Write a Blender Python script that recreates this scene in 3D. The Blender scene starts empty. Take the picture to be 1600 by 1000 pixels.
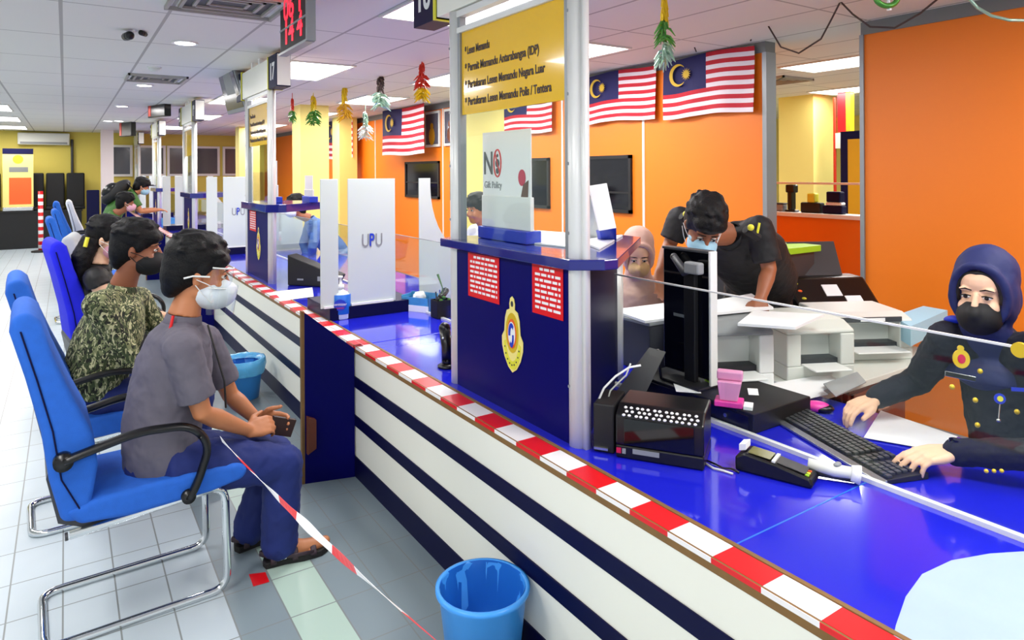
import bpy, bmesh, math, random
from mathutils import Vector, Matrix, noise
random.seed(7)
C = bpy.context.scene.collection
scene = bpy.context.scene
V = Vector
# ------------------------------------------------------------------ camera
F, YAW, ROLL, HY, CH = 1053.9, 0.5852, -0.0054, 268.9, 1.72
cam_d = bpy.data.cameras.new('camera'); cam = bpy.data.objects.new('camera', cam_d); C.objects.link(cam)
cam_d.sensor_width = 36; cam_d.lens = 36 * F / 1600; cam_d.shift_y = -(500 - HY) / 1600
cam_d.clip_start = 0.05; cam_d.clip_end = 200
cam.matrix_world = Matrix.Translation((0, 0, CH)) @ Matrix.Rotation(-YAW, 4, 'Z') @ Matrix.Rotation(math.pi / 2, 4, 'X') @ Matrix.Rotation(ROLL, 4, 'Z')
scene.camera = cam
# ------------------------------------------------------------------ world, exposure
scene.view_settings.view_transform = 'Standard'; scene.view_settings.look = 'None'
scene.view_settings.gamma = 1; scene.view_settings.use_curve_mapping = False
scene.view_settings.exposure = 0.25
w = bpy.data.worlds.new('world'); scene.world = w; w.use_nodes = True
w.node_tree.nodes['Background'].inputs[0].default_value = (0.93, 0.97, 1, 1)
w.node_tree.nodes['Background'].inputs[1].default_value = 0.72
PANEL_W = 30; SPOT_W = 5
CZ = 2.79   # ceiling
LIGHTS = [(1.8, y, 'A') for y in (-0.3, 3.1, 6.46, 9.8, 13.2, 16.6)] + \
         [(3.46, y, 'B') for y in (-0.5, 4.29, 6.17 + .0, 8.8, 11.6, 15.0)] + \
         [(-1.33, y, 'C') for y in (-1.2, 1.2, 4.0, 7.0, 10.0, 12.8, 15.4, 18.2)] + \
         [(6.15, y, 'D') for y in (0.2, 3.07, 7.2)] + [(8.4, y, 'D') for y in (2.0, 4.2, 7.0)] + [(0.0, y, 'E') for y in (-1.6,)]  # second back room row is added fill that brightens that room
def area(name, loc, sx, sy, watts, color=(1, .97, .95)):
    l = bpy.data.lights.new(name, 'AREA'); l.shape = 'RECTANGLE'; l.size = sx; l.size_y = sy; l.energy = watts; l.color = color
    o = bpy.data.objects.new(name, l); C.objects.link(o); o.location = loc; return o
def P(u, v, ax, val):
    """point of the photograph (1600x1000) on the plane ax=val"""
    a = (u - 800) / F; b = (HY - v) / F
    lat = a * math.cos(ROLL) + b * math.sin(ROLL); z = -a * math.sin(ROLL) + b * math.cos(ROLL)
    D = V((lat * math.cos(YAW) + math.sin(YAW), -lat * math.sin(YAW) + math.cos(YAW), z))
    if ax == 'd': t = val
    else:
        i = 'xyz'.index(ax); t = (val - (CH if i == 2 else 0)) / D[i]
    return D * t + V((0, 0, CH))
# ------------------------------------------------------------------ materials
def lin(c):
    return tuple(((x / 255) / 12.92 if x / 255 <= .04045 else ((x / 255 + .055) / 1.055) ** 2.4) for x in c)
MATS = {}
def mat(name, rgb, rough=.5, metal=0, var=0.0, vscale=8, bump=0, bscale=60, emit=0, alpha=1, coat=0, spec=.5, trans=0):
    if name in MATS: return MATS[name]
    m = bpy.data.materials.new(name); m.use_nodes = True; n = m.node_tree; b = n.nodes['Principled BSDF']
    c = lin(rgb) + (1,)
    b.inputs['Base Color'].default_value = c; b.inputs['Roughness'].default_value = rough; b.inputs['Metallic'].default_value = metal
    b.inputs['Coat Weight'].default_value = coat; b.inputs['Specular IOR Level'].default_value = spec
    b.inputs['Transmission Weight'].default_value = trans
    if emit: b.inputs['Emission Color'].default_value = c; b.inputs['Emission Strength'].default_value = emit
    if alpha < 1: b.inputs['Alpha'].default_value = alpha
    if var or bump:
        tc = n.nodes.new('ShaderNodeTexCoord'); ns = n.nodes.new('ShaderNodeTexNoise'); ns.inputs['Scale'].default_value = vscale; ns.inputs['Detail'].default_value = 4
        n.links.new(tc.outputs['Object'], ns.inputs['Vector'])
        if var:
            mx = n.nodes.new('ShaderNodeMix'); mx.data_type = 'RGBA'
            mx.inputs[6].default_value = tuple(x * (1 - var) for x in c[:3]) + (1,); mx.inputs[7].default_value = tuple(min(1, x * (1 + var)) for x in c[:3]) + (1,)
            n.links.new(ns.outputs[0], mx.inputs[0]); n.links.new(mx.outputs[2], b.inputs['Base Color'])
        if bump:
            n2 = n.nodes.new('ShaderNodeTexNoise'); n2.inputs['Scale'].default_value = bscale; n2.inputs['Detail'].default_value = 3
            n.links.new(tc.outputs['Object'], n2.inputs['Vector'])
            bp = n.nodes.new('ShaderNodeBump'); bp.inputs['Strength'].default_value = bump; bp.inputs['Distance'].default_value = .004
            n.links.new(n2.outputs[0], bp.inputs['Height']); n.links.new(bp.outputs[0], b.inputs['Normal'])
    MATS[name] = m; return m
def nodes_of(m): return m.node_tree.nodes, m.node_tree.links
def axis_of(n, l, axis, space='Object'):
    tc = n.new('ShaderNodeTexCoord'); sp = n.new('ShaderNodeSeparateXYZ'); l.new(tc.outputs[space], sp.inputs[0]); return sp.outputs[axis]
def mth(n, l, op, a, b=None):
    x = n.new('ShaderNodeMath'); x.operation = op
    for i, q in enumerate((a, b)):
        if q is None: continue
        if isinstance(q, (int, float)): x.inputs[i].default_value = q
        else: l.new(q, x.inputs[i])
    return x.outputs[0]
def mix(n, l, f, a, b):
    x = n.new('ShaderNodeMix'); x.data_type = 'RGBA'; l.new(f, x.inputs[0])
    for i, q in ((6, a), (7, b)):
        if isinstance(q, tuple): x.inputs[i].default_value = lin(q) + (1,)
        else: l.new(q, x.inputs[i])
    return x.outputs[2]
def glass(name, rgb, refl=.10, rough=.02, tint=(250, 253, 251)):
    m = bpy.data.materials.new(name); m.use_nodes = True; n, l = nodes_of(m); n.clear()
    o = n.new('ShaderNodeOutputMaterial'); t = n.new('ShaderNodeBsdfTransparent'); g = n.new('ShaderNodeBsdfGlossy'); mx = n.new('ShaderNodeMixShader')
    t.inputs[0].default_value = lin(tint) + (1,); g.inputs[0].default_value = lin(rgb) + (1,); g.inputs['Roughness'].default_value = rough
    fr = n.new('ShaderNodeLayerWeight'); fr.inputs[0].default_value = .5
    f = mth(n, l, 'ADD', mth(n, l, 'MULTIPLY', mth(n, l, 'POWER', fr.outputs['Facing'], 4), .55), refl * .3)
    l.new(f, mx.inputs[0]); l.new(t.outputs[0], mx.inputs[1]); l.new(g.outputs[0], mx.inputs[2]); l.new(mx.outputs[0], o.inputs[0]); return m
M = dict(
    cream=mat('cream_laminate', (244, 244, 232), .35, var=.02, vscale=3),
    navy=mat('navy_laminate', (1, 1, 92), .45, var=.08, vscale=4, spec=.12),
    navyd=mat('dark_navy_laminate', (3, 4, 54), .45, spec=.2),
    blue=mat('blue_worktop', (28, 34, 205), .12, var=.06, vscale=2, coat=.6),
    blueshelf=mat('blue_shelf', (20, 28, 120), .15, coat=.5),
    alu=mat('satin_aluminium', (232, 233, 230), .35, .12, var=.03),
    alug=mat('grey_aluminium', (150, 155, 158), .4, .5),
    chrome=mat('chrome', (225, 228, 230), .08, 1),
    white=mat('white_plastic', (236, 238, 236), .4, var=.015),
    offwhite=mat('off_white_plastic', (216, 219, 212), .45),
    acryl=mat('frosted_white_acrylic', (204, 214, 209), .3, coat=.3),
    paper=mat('paper', (245, 246, 248), .7, var=.01),
    black=mat('black_plastic', (10, 10, 12), .3),
    blackm=mat('matt_black', (14, 14, 16), .6),
    dgrey=mat('dark_grey_plastic', (58, 60, 64), .45),
    grey=mat('grey_plastic', (140, 144, 146), .5),
    screen=mat('dark_screen', (8, 9, 14), .08),
    brown=mat('brown_wood', (104, 48, 26), .4, var=.25, vscale=6),
    edge=mat('plywood_edge', (130, 96, 50), .6, var=.2, vscale=20),
    red=mat('red_vinyl', (222, 18, 26), .35), redw=mat('white_vinyl', (245, 243, 244), .35),
    yellow=mat('yellow_paint', (222, 204, 92), .6, var=.04, vscale=2),
    yellowc=mat('cream_yellow_paint', (238, 222, 130), .6, var=.03, vscale=2),
    orange=mat('orange_panel', (243, 126, 20), .45, var=.04, vscale=1.2),
    signy=mat('yellow_sign', (246, 194, 20), .12, coat=.6),
    bluefab=mat('blue_fabric', (30, 98, 200), .85, var=.12, vscale=30, bump=.3, bscale=400),
    brightfab=mat('bright_blue_fabric', (16, 24, 225), .8, var=.08, vscale=30, bump=.3, bscale=400),
    greyfab=mat('grey_fabric', (186, 192, 194), .85, var=.05, vscale=30, bump=.3, bscale=400),
    whitefab=mat('white_vinyl_seat', (228, 230, 232), .6),
    bin=mat('blue_bin_plastic', (66, 158, 244), .3, var=.08, vscale=6, trans=.0),
    liner=mat('pale_blue_liner', (96, 186, 240), .25, var=.15, vscale=25, bump=.8, bscale=30),
    skin=mat('skin_tan', (190, 122, 80), .5, var=.08, vscale=12),
    skind=mat('skin_brown', (120, 72, 48), .5, var=.08, vscale=12),
    skinl=mat('skin_light', (236, 190, 156), .5, var=.05, vscale=12),
    skinm=mat('skin_medium', (150, 92, 62), .5, var=.05, vscale=12),
    hair=mat('black_hair', (6, 5, 6), .6, bump=.6, bscale=140, spec=.3),
    shirt=mat('grey_polo', (98, 94, 106), .85, var=.06, vscale=6, bump=.5, bscale=14),
    jeans=mat('blue_jeans', (18, 36, 104), .8, var=.35, vscale=7, bump=.4, bscale=20),
    uniform=mat('black_uniform', (9, 9, 14), .7, var=.1, bump=.4, bscale=14),
    navycloth=mat('navy_uniform', (5, 9, 30), .8, var=.2, vscale=5, bump=.5, bscale=14),
    hijabn=mat('navy_hijab', (16, 28, 84), .7, var=.2, vscale=5, bump=.5, bscale=10),
    hijabp=mat('beige_pink_hijab', (206, 170, 156), .7, var=.06, vscale=5, bump=.4, bscale=12),
    maskw=mat('white_mask', (222, 230, 236), .7, bump=.3, bscale=40), maskb=mat('pale_blue_mask', (160, 205, 225), .7),
    maskk=mat('black_mask', (10, 10, 11), .7), masky=mat('beige_mask', (206, 172, 120), .7), pink=mat('pink_mask', (232, 170, 190), .7),
    denim=mat('pale_denim', (88, 120, 176), .8, var=.4, vscale=12),
    gold=mat('gold_badge', (232, 196, 40), .35, .3), goldp=mat('yellow_print', (226, 222, 60), .4), silver=mat('silver', (205, 208, 210), .25, .9),
    hotpink=mat('pink_plastic', (240, 70, 170), .35), palepink=mat('pale_pink_plastic', (240, 160, 205), .3),
    eyew=mat('eye_white', (235, 232, 228), .2), iris=mat('dark_iris', (22, 12, 9), .1),
    lime=mat('lime_panel', (160, 214, 40), .5), green=mat('leaf_green', (60, 110, 40), .6, var=.3, vscale=30), tinselg=mat('green_tinsel', (80, 150, 60), .3, .4, var=.4, vscale=40),
    tinsely=mat('yellow_tinsel', (225, 195, 30), .3, .3), tinselr=mat('red_tinsel', (205, 50, 25), .3, .3), tinsels=mat('silver_green_tinsel', (165, 200, 180), .3, .5),
    wire=mat('wire_dark', (70, 55, 50), .6), sole=mat('sandal_strap', (58, 42, 52), .6), dsole=mat('dark_sole', (20, 17, 18), .7),
    royal=mat('royal_blue', (24, 52, 200), .6), leather=mat('dark_brown_leather', (48, 26, 20), .4, var=.3, vscale=20),
    gel=mat('clear_bottle', (214, 226, 236), .1), bluelab=mat('blue_label', (30, 110, 205), .4), tissue=mat('tissue_box_blue', (70, 150, 205), .5, var=.3, vscale=12),
    lightp=mat('light_diffuser', (255, 252, 250), .5, emit=5), spot=mat('downlight_glow', (255, 255, 255), .5, emit=9),
    led=mat('led_red', (255, 30, 50), .5, emit=2.2), dark=mat('dark_interior', (22, 22, 28), .5), dglass=mat('dark_window_glass', (16, 16, 22), .08, var=.5, vscale=5),
    dgl2=mat('dull_window_glass', (84, 86, 98), .12, var=.15, vscale=2), vent=mat('vent_grille', (170, 168, 160), .5), trim=mat('grey_trim', (120, 122, 120), .5), mustard=mat('mustard', (200, 150, 20), .5),
    psheen=mat('pale_blue_sheen', (200, 224, 250), .4, var=.08, vscale=8, alpha=.55), teal=mat('teal', (90, 170, 180), .5), rose=mat('rose_red', (200, 20, 70), .5), handb=mat('print_brown', (95, 60, 45), .6), orangep=mat('orange_print', (238, 96, 30), .5), bluep=mat('blue_print', (30, 60, 190), .4),
)
M['glass'] = glass('clear_glass', (225, 240, 235), .07)
M['visor'] = glass('clear_visor', (240, 245, 250), .25)
# camouflage
def camo():
    m = mat('camouflage_cloth', (90, 96, 60), .85); n, l = nodes_of(m); b = n['Principled BSDF']
    tc = n.new('ShaderNodeTexCoord'); mp = n.new('ShaderNodeMapping'); mp.inputs['Scale'].default_value = (1, 1, .6); l.new(tc.outputs['Object'], mp.inputs[0])
    def blob(sc, w): 
        x = n.new('ShaderNodeTexNoise'); x.inputs['Scale'].default_value = sc; x.inputs['Detail'].default_value = 1.5; x.inputs['Distortion'].default_value = w; l.new(mp.outputs[0], x.inputs['Vector']); return x.outputs[0]
    a = mth(n, l, 'GREATER_THAN', blob(22, 2.0), .52); c = mth(n, l, 'GREATER_THAN', blob(27, 3), .56); d = mth(n, l, 'GREATER_THAN', blob(33, 2.5), .6)
    x = mix(n, l, a, (62, 74, 44), (122, 128, 88)); x = mix(n, l, c, x, (28, 30, 22)); x = mix(n, l, d, x, (188, 186, 144))
    l.new(x, b.inputs['Base Color']); return m
M['camo'] = camo()
# red and white tape: stripes along a length axis
def stripes(name, axis, period, start, duty=.5):
    m = mat(name, (245, 243, 244), .32); n, l = nodes_of(m); b = n['Principled BSDF']
    f = mth(n, l, 'FRACT', mth(n, l, 'DIVIDE', mth(n, l, 'SUBTRACT', axis_of(n, l, axis), start - 100 * period), period))
    l.new(mix(n, l, mth(n, l, 'LESS_THAN', f, duty), (246, 243, 244), (226, 22, 30)), b.inputs['Base Color']); return m
M['tape'] = stripes('hazard_tape', 1, .296, 1.30)
M['tape2'] = stripes('barrier_tape', 1, .36, 0.1, .36)
# ------------------------------------------------------------------ mesh helpers
class MB:
    def __init__(s): s.bm = bmesh.new(); s.mi = 0; s.mats = []
    def use(s, m):
        if m not in s.mats: s.mats.append(m)
        s.mi = s.mats.index(m); return s
    def face(s, vs):
        try: f = s.bm.faces.new(vs); f.material_index = s.mi; return f
        except ValueError: return None
    def verts(s, ps): return [s.bm.verts.new(p) for p in ps]
    def box(s, x0, x1, y0, y1, z0, z1, Mx=None):
        ps = [V((x, y, z)) for z in (z0, z1) for y in (y0, y1) for x in (x0, x1)]
        if Mx: ps = [Mx @ p for p in ps]
        v = s.verts(ps)
        for q in ((0, 2, 3, 1), (4, 5, 7, 6), (0, 1, 5, 4), (2, 6, 7, 3), (0, 4, 6, 2), (1, 3, 7, 5)): s.face([v[i] for i in q])
        return s
    def prism(s, pts, d):
        """closed planar polygon pts swept by vector d"""
        a = s.verts(pts); b = s.verts([V(p) + V(d) for p in pts]); n = len(a)
        s.face(a[::-1]); s.face(b)
        for i in range(n): s.face([a[i], a[(i + 1) % n], b[(i + 1) % n], b[i]])
        return s
    def tube(s, pts, r, seg=12, side=None, ratio=1.0, cap=True, closed=False, power=2):
        pts = [V(p) for p in pts]; n = len(pts)
        rs = r if isinstance(r, (list, tuple)) else [r] * n
        rt = ratio if isinstance(ratio, (list, tuple)) else [ratio] * n
        rings = []; S = None
        for i, p in enumerate(pts):
            if closed: t = (pts[(i + 1) % n] - pts[i - 1])
            else: t = (pts[min(i + 1, n - 1)] - pts[max(i - 1, 0)])
            t = t.normalized() if t.length > 1e-9 else V((0, 0, 1))
            if side is not None: a = V(side) - t * V(side).dot(t); a = a.normalized() if a.length > 1e-6 else t.orthogonal().normalized()
            elif S is None: a = t.orthogonal().normalized()
            else:
                a = S - t * S.dot(t); a = a.normalized() if a.length > 1e-6 else t.orthogonal().normalized()
            S = a; b = t.cross(a)
            ring = []
            for k in range(seg):
                an = 2 * math.pi * k / seg; cx, sx = math.cos(an), math.sin(an)
                if power != 2: cx = math.copysign(abs(cx) ** (2 / power), cx); sx = math.copysign(abs(sx) ** (2 / power), sx)
                ring.append(s.bm.verts.new(p + a * (cx * rs[i]) + b * (sx * rs[i] * rt[i])))
            rings.append(ring)
        m = n if closed else n - 1
        for i in range(m):
            A, B = rings[i], rings[(i + 1) % n]
            for k in range(seg): s.face([A[k], A[(k + 1) % seg], B[(k + 1) % seg], B[k]])
        if cap and not closed: s.face(rings[0][::-1]); s.face(rings[-1])
        return s
    def limb(s, pts, r, **k):
        """tube with rounded ends"""
        s.tube(pts, r, **k); rs = r if isinstance(r, (list, tuple)) else [r] * len(pts)
        for p, q in ((pts[0], rs[0]), (pts[-1], rs[-1])):
            if not k.get('side'): s.ell(p, (q, q, q))
        return s
    def ell(s, c, r, ax=None, seg=16, rings=10):
        c = V(c); ax = ax or (V((1, 0, 0)), V((0, 1, 0)), V((0, 0, 1)))
        R = []
        for i in range(1, rings):
            th = math.pi * i / rings
            R.append([s.bm.verts.new(c + ax[0] * (r[0] * math.sin(th) * math.cos(2 * math.pi * k / seg)) + ax[1] * (r[1] * math.sin(th) * math.sin(2 * math.pi * k / seg)) + ax[2] * (r[2] * math.cos(th))) for k in range(seg)])
        t = s.bm.verts.new(c + ax[2] * r[2]); b = s.bm.verts.new(c - ax[2] * r[2])
        for k in range(seg):
            s.face([t, R[0][k], R[0][(k + 1) % seg]]); s.face([b, R[-1][(k + 1) % seg], R[-1][k]])
            for i in range(len(R) - 1): s.face([R[i][k], R[i + 1][k], R[i + 1][(k + 1) % seg], R[i][(k + 1) % seg]])
        return s
    def lathe(s, prof, c=(0, 0, 0), seg=32, cap=True):
        c = V(c); R = []
        for (r, z) in prof: R.append([s.bm.verts.new(c + V((r * math.cos(2 * math.pi * k / seg), r * math.sin(2 * math.pi * k / seg), z))) for k in range(seg)])
        for i in range(len(R) - 1):
            for k in range(seg): s.face([R[i][k], R[i][(k + 1) % seg], R[i + 1][(k + 1) % seg], R[i + 1][k]])
        if cap: s.face(R[0][::-1]); s.face(R[-1])
        return s
    def disc(s, c, r, a, b, d, seg=24, f=1.0):
        s.prism([V(c) + V(a) * (r * math.cos(2 * math.pi * k / seg)) + V(b) * (r * f * math.sin(2 * math.pi * k / seg)) for k in range(seg)], d); return s
def build(name, mb, m=None, parent=None, bevel=0, smooth=False, remesh=0, sm=2, world=True, sub=0, disp=0, solid=0, bseg=2):
    if m is not None and not mb.mats: mb.mats = [m]
    bm = mb.bm
    if parent is not None and world: bmesh.ops.transform(bm, matrix=parent.matrix_basis.inverted() if parent.parent is None else (parent.parent.matrix_basis @ parent.matrix_basis).inverted(), verts=bm.verts)
    bmesh.ops.recalc_face_normals(bm, faces=bm.faces)
    me = bpy.data.meshes.new(name); bm.to_mesh(me); bm.free()
    for x in mb.mats: me.materials.append(x)
    o = bpy.data.objects.new(name, me); C.objects.link(o)
    if parent: o.parent = parent
    if smooth or remesh or sub:
        for p in me.polygons: p.use_smooth = True
    if solid: q = o.modifiers.new('solid', 'SOLIDIFY'); q.thickness = solid; q.offset = 0
    if remesh:
        q = o.modifiers.new('remesh', 'REMESH'); q.mode = 'VOXEL'; q.voxel_size = remesh; q.use_smooth_shade = True
        if sm: q = o.modifiers.new('smooth', 'SMOOTH'); q.factor = .5; q.iterations = sm
    if disp:
        t = bpy.data.textures.new(name + '_folds', 'CLOUDS'); t.noise_scale = disp[1]
        q = o.modifiers.new('folds', 'DISPLACE'); q.texture = t; q.strength = disp[0]; q.mid_level = .5; q.texture_coords = 'GLOBAL'
    if sub: q = o.modifiers.new('sub', 'SUBSURF'); q.levels = sub; q.render_levels = sub
    if bevel: q = o.modifiers.new('bevel', 'BEVEL'); q.width = bevel; q.segments = bseg; q.limit_method = 'ANGLE'
    return o
def tag(o, label, cat, group=None, kind=None):
    if label: o['label'] = label
    if cat: o['category'] = cat
    if group: o['group'] = group
    if kind: o['kind'] = kind
    return o
def thing(name, label, cat, loc=(0, 0, 0), rz=0, group=None):
    o = bpy.data.objects.new(name, None); C.objects.link(o); o.empty_display_size = .1
    o.matrix_basis = Matrix.Translation(V(loc)) @ Matrix.Rotation(rz, 4, 'Z')
    return tag(o, label, cat, group)
def struct(name, mb, m, **k): o = build(name, mb, m, **k); o['kind'] = 'structure'; return o
def copy_tree(o, loc=None, rz=None, label=None, parent=None):
    c = o.copy(); C.objects.link(c)
    if parent: c.parent = parent
    if loc is not None: c.matrix_basis = Matrix.Translation(V(loc)) @ Matrix.Rotation(rz or 0, 4, 'Z')
    if label: c['label'] = label
    for ch in list(o.children): copy_tree(ch, parent=c)
    return c
def recolor(root, a, b):
    """a copied thing in another cloth"""
    for ch in root.children:
        if a.name in [s.name for s in ch.data.materials if s]:
            ch.data = ch.data.copy()
            for i, s in enumerate(ch.data.materials):
                if s == a: ch.data.materials[i] = b
def text(name, s, size, loc, right, up, m, parent=None, ext=.0008, ax='CENTER', ay='CENTER', sx=1.0, bold=0):
    cu = bpy.data.curves.new(name, 'FONT'); cu.body = s; cu.size = size; cu.extrude = ext; cu.align_x = ax; cu.align_y = ay; cu.offset = bold
    t = bpy.data.objects.new(name + '_tmp', cu); me = bpy.data.meshes.new_from_object(t); bpy.data.objects.remove(t); 
    me.materials.clear(); me.materials.append(m)
    o = bpy.data.objects.new(name, me); C.objects.link(o)
    r, u = V(right).normalized(), V(up).normalized(); n = r.cross(u)
    Mx = Matrix(((r.x * sx, u.x, n.x, loc[0]), (r.y * sx, u.y, n.y, loc[1]), (r.z * sx, u.z, n.z, loc[2]), (0, 0, 0, 1)))
    if parent:
        o.parent = parent
        pm = parent.matrix_basis if parent.parent is None else parent.parent.matrix_basis @ parent.matrix_basis
        Mx = pm.inverted() @ Mx
    me.transform(Mx); return o
X_, Y_, Z_ = V((1, 0, 0)), V((0, 1, 0)), V((0, 0, 1))
CR, CU, CN = -Y_, Z_, -X_      # right, up, normal of anything that faces the customers
# ================================================================== THE ROOM
def floor_mat():
    m = mat('floor_tiles', (205, 212, 214), .33, coat=.0, spec=.35); n, l = nodes_of(m); b = n['Principled BSDF']
    X = axis_of(n, l, 0); Yv = axis_of(n, l, 1)
    def line(v, per, off, w):
        f = mth(n, l, 'FRACT', mth(n, l, 'DIVIDE', mth(n, l, 'ADD', v, 50 * per - off), per)); return mth(n, l, 'LESS_THAN', f, w / per)
    g = mth(n, l, 'MAXIMUM', line(X, .1835, -.018, .006), line(Yv, .29, .04, .006))
    ns = n.new('ShaderNodeTexNoise'); ns.inputs['Scale'].default_value = 3; tc = n.new('ShaderNodeTexCoord'); l.new(tc.outputs['Object'], ns.inputs['Vector'])
    base = mix(n, l, ns.outputs[0], (176, 190, 198), (194, 205, 211))
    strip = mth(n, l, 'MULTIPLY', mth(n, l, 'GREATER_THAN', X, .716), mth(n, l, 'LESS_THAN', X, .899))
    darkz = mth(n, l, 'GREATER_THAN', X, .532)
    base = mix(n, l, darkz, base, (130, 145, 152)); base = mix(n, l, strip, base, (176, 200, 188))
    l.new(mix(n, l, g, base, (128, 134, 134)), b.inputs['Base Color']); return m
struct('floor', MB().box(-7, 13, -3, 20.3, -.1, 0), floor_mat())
def ceil_mat():
    m = mat('ceiling_tiles', (196, 194, 192), .8); n, l = nodes_of(m); b = n['Principled BSDF']
    X = axis_of(n, l, 0); Yv = axis_of(n, l, 1)
    def line(v, per, off, w):
        f = mth(n, l, 'FRACT', mth(n, l, 'DIVIDE', mth(n, l, 'ADD', v, 50 * per - off), per)); return mth(n, l, 'LESS_THAN', f, w / per)
    g = mth(n, l, 'MAXIMUM', line(X, .6, -.03, .022), line(Yv, 1.2, .2, .018))
    l.new(mix(n, l, g, (228, 228, 222), (176, 175, 170)), b.inputs['Base Color']); return m
struct('ceiling', MB().box(-7, 13, -3, 20.3, CZ, CZ + .1), ceil_mat())
struct('wall_far', MB().box(-7, 13, 20.3, 20.4, 0, CZ), M['yellow'])
WX = 4.83
# the orange partition wall with its yellow piers, seams and head trim
struct('wall_right', MB().box(WX, WX + .1, 8.6, 20.3, 0, 2.7), M['orange'])
struct('wall_middle', MB().box(WX, WX + .1, 3.5, 7.1, 0, 2.7), M['orange'])
struct('wall_pier', MB().box(WX - .03, WX + .1, 7.1, 8.6, 0, 2.7), M['yellowc'])
struct('wall_near', MB().box(WX, WX + .1, -3, 2.67, 0, 2.7), M['orange'])
struct('trim_1', MB().box(WX - .012, WX + .12, 3.48, 20.3, 2.7, CZ), M['trim'])
struct('trim_2', MB().box(WX - .012, WX + .12, -3, 2.68, 2.7, CZ), M['trim'])
struct('trim_3', MB().box(WX - .015, WX + .115, 3.47, 3.51, 0, 2.7), M['alug'])
struct('trim_4', MB().box(WX - .015, WX + .115, 2.66, 2.69, 0, 2.7), M['alug'])
for i, y in enumerate((4.9, 6.22, 8.95, 9.2, 11.9, 12.9)):
    struct('trim_%d' % (5 + i), MB().box(WX - .006, WX, y - .015, y + .015, 0, 2.7), M['alu'])
struct('wall_back_room', MB().box(5.0, 13, 8.6, 8.7, 0, CZ), M['yellowc'])
struct('wall_back_side', MB().box(12.9, 13, -3, 8.6, 0, CZ), M['yellowc'])
struct('wall_column', MB().box(3.05, 3.5, 10.55, 11.0, 0, CZ), M['yellowc'])
struct('wall_column', MB().box(4.35, 4.7, 12.5, 12.9, 0, CZ), M['yellowc'])
struct('wall_column', MB().box(3.3, 3.75, 16.2, 16.6, 0, CZ), M['yellowc'])
struct('wall_column', MB().box(8.75, 9.3, 5.55, 6.1, 0, CZ), M['yellowc'])
struct('wall_column', MB().box(.72, .98, 18.9, 19.2, 0, CZ), mat('column_white', (225, 215, 214), .5))
# windows in the orange wall: frame and dark glass
def window(n, y0, y1, z0, z1, x=WX, g='dglass', mull=0):
    mb = MB(); t = .035
    mb.box(x - .03, x + .01, y0, y0 + t, z0, z1).box(x - .03, x + .01, y1 - t, y1, z0, z1).box(x - .03, x + .01, y0, y1, z0, z0 + t).box(x - .03, x + .01, y0, y1, z1 - t, z1)
    if mull: mb.box(x - .025, x + .01, y0, y1, z0 + mull, z0 + mull + .02)
    f = struct('window_%d' % n, mb, M['blackm'])
    build('pane', MB().box(x - .012, x - .004, y0 + t, y1 - t, z0 + t, z1 - t), M[g], f)
window(1, 5.06, 6.1, 1.29, 1.89, mull=.2); window(2, 6.46, 7.05, 1.28, 1.89); window(3, 8.62, 8.93, 1.3, 1.89); window(4, 9.3, 10.54, 1.31, 1.9, mull=.24)
# far windows: white frames on the yellow end wall
for i, (x0, x1) in enumerate(((1.05, 1.42), (1.6, 2.2), (2.35, 2.75), (2.9, 3.55), (3.75, 4.5))):
    mb = MB(); y = 20.3; z0, z1 = 1.72, 2.42; t = .06
    mb.box(x0 - t, x0, y - .06, y, z0 - t, z1 + t).box(x1, x1 + t, y - .06, y, z0 - t, z1 + t).box(x0, x1, y - .06, y, z1, z1 + t).box(x0, x1, y - .06, y, z0 - t, z0)
    f = struct('window_%d' % (6 + i), mb, M['white']); build('pane', MB().box(x0, x1, y - .03, y - .02, z0, z1), M['dgl2'], f)
# low orange partition with glass rail in the back room
pr = thing('low_partition', 'low orange office partition with a white ledge and rail, seen through the wall opening', 'partition', (6.0, 3.9, 0))
build('panel', MB().box(6.0, 6.06, 2.2, 6.5, 0, 1.27), M['orange'], pr)
build('ledge', MB().box(5.93, 6.13, 2.2, 6.5, 1.27, 1.31), M['white'], pr, bevel=.005)
build('rail', MB().box(6.02, 6.05, 2.2, 6.5, 1.585, 1.605), M['alu'], pr)
for y in (2.9, 4.6): build('rail_post', MB().box(6.02, 6.05, y, y + .03, 1.31, 1.6), M['alu'], pr)
# ---- ceiling fittings
names = {'A': 'above the counter', 'B': 'above the staff area', 'C': 'on the customer side', 'D': 'in the back room, partly added fill', 'E': 'behind the camera'}
order = ['nearest', 'second', 'third', 'fourth', 'fifth', 'sixth', 'seventh', 'eighth']
cnt = {}
for x, y, r in LIGHTS:
    k = cnt.get(r, 0); cnt[r] = k + 1
    if r == 'E': continue
    t = thing('ceiling_light', '%s square fluorescent ceiling panel light in the row %s' % (order[k], names[r]), 'ceiling light', (x + .3, y + .6, CZ), 0, 'fluorescent ceiling panels')
    mb = MB(); mb.box(x - .02, x, y - .02, y + 1.22, CZ - .015, CZ).box(x + .6, x + .62, y - .02, y + 1.22, CZ - .015, CZ).box(x, x + .6, y - .02, y, CZ - .015, CZ).box(x, x + .6, y + 1.2, y + 1.22, CZ - .015, CZ)
    build('frame', mb, M['offwhite'], t); build('diffuser', MB().box(x, x + .6, y, y + 1.2, CZ - .006, CZ), M['lightp'], t)
    area('ceiling_lamp', (x + .3, y + .6, CZ - .02), .56, 1.16, PANEL_W)
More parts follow.
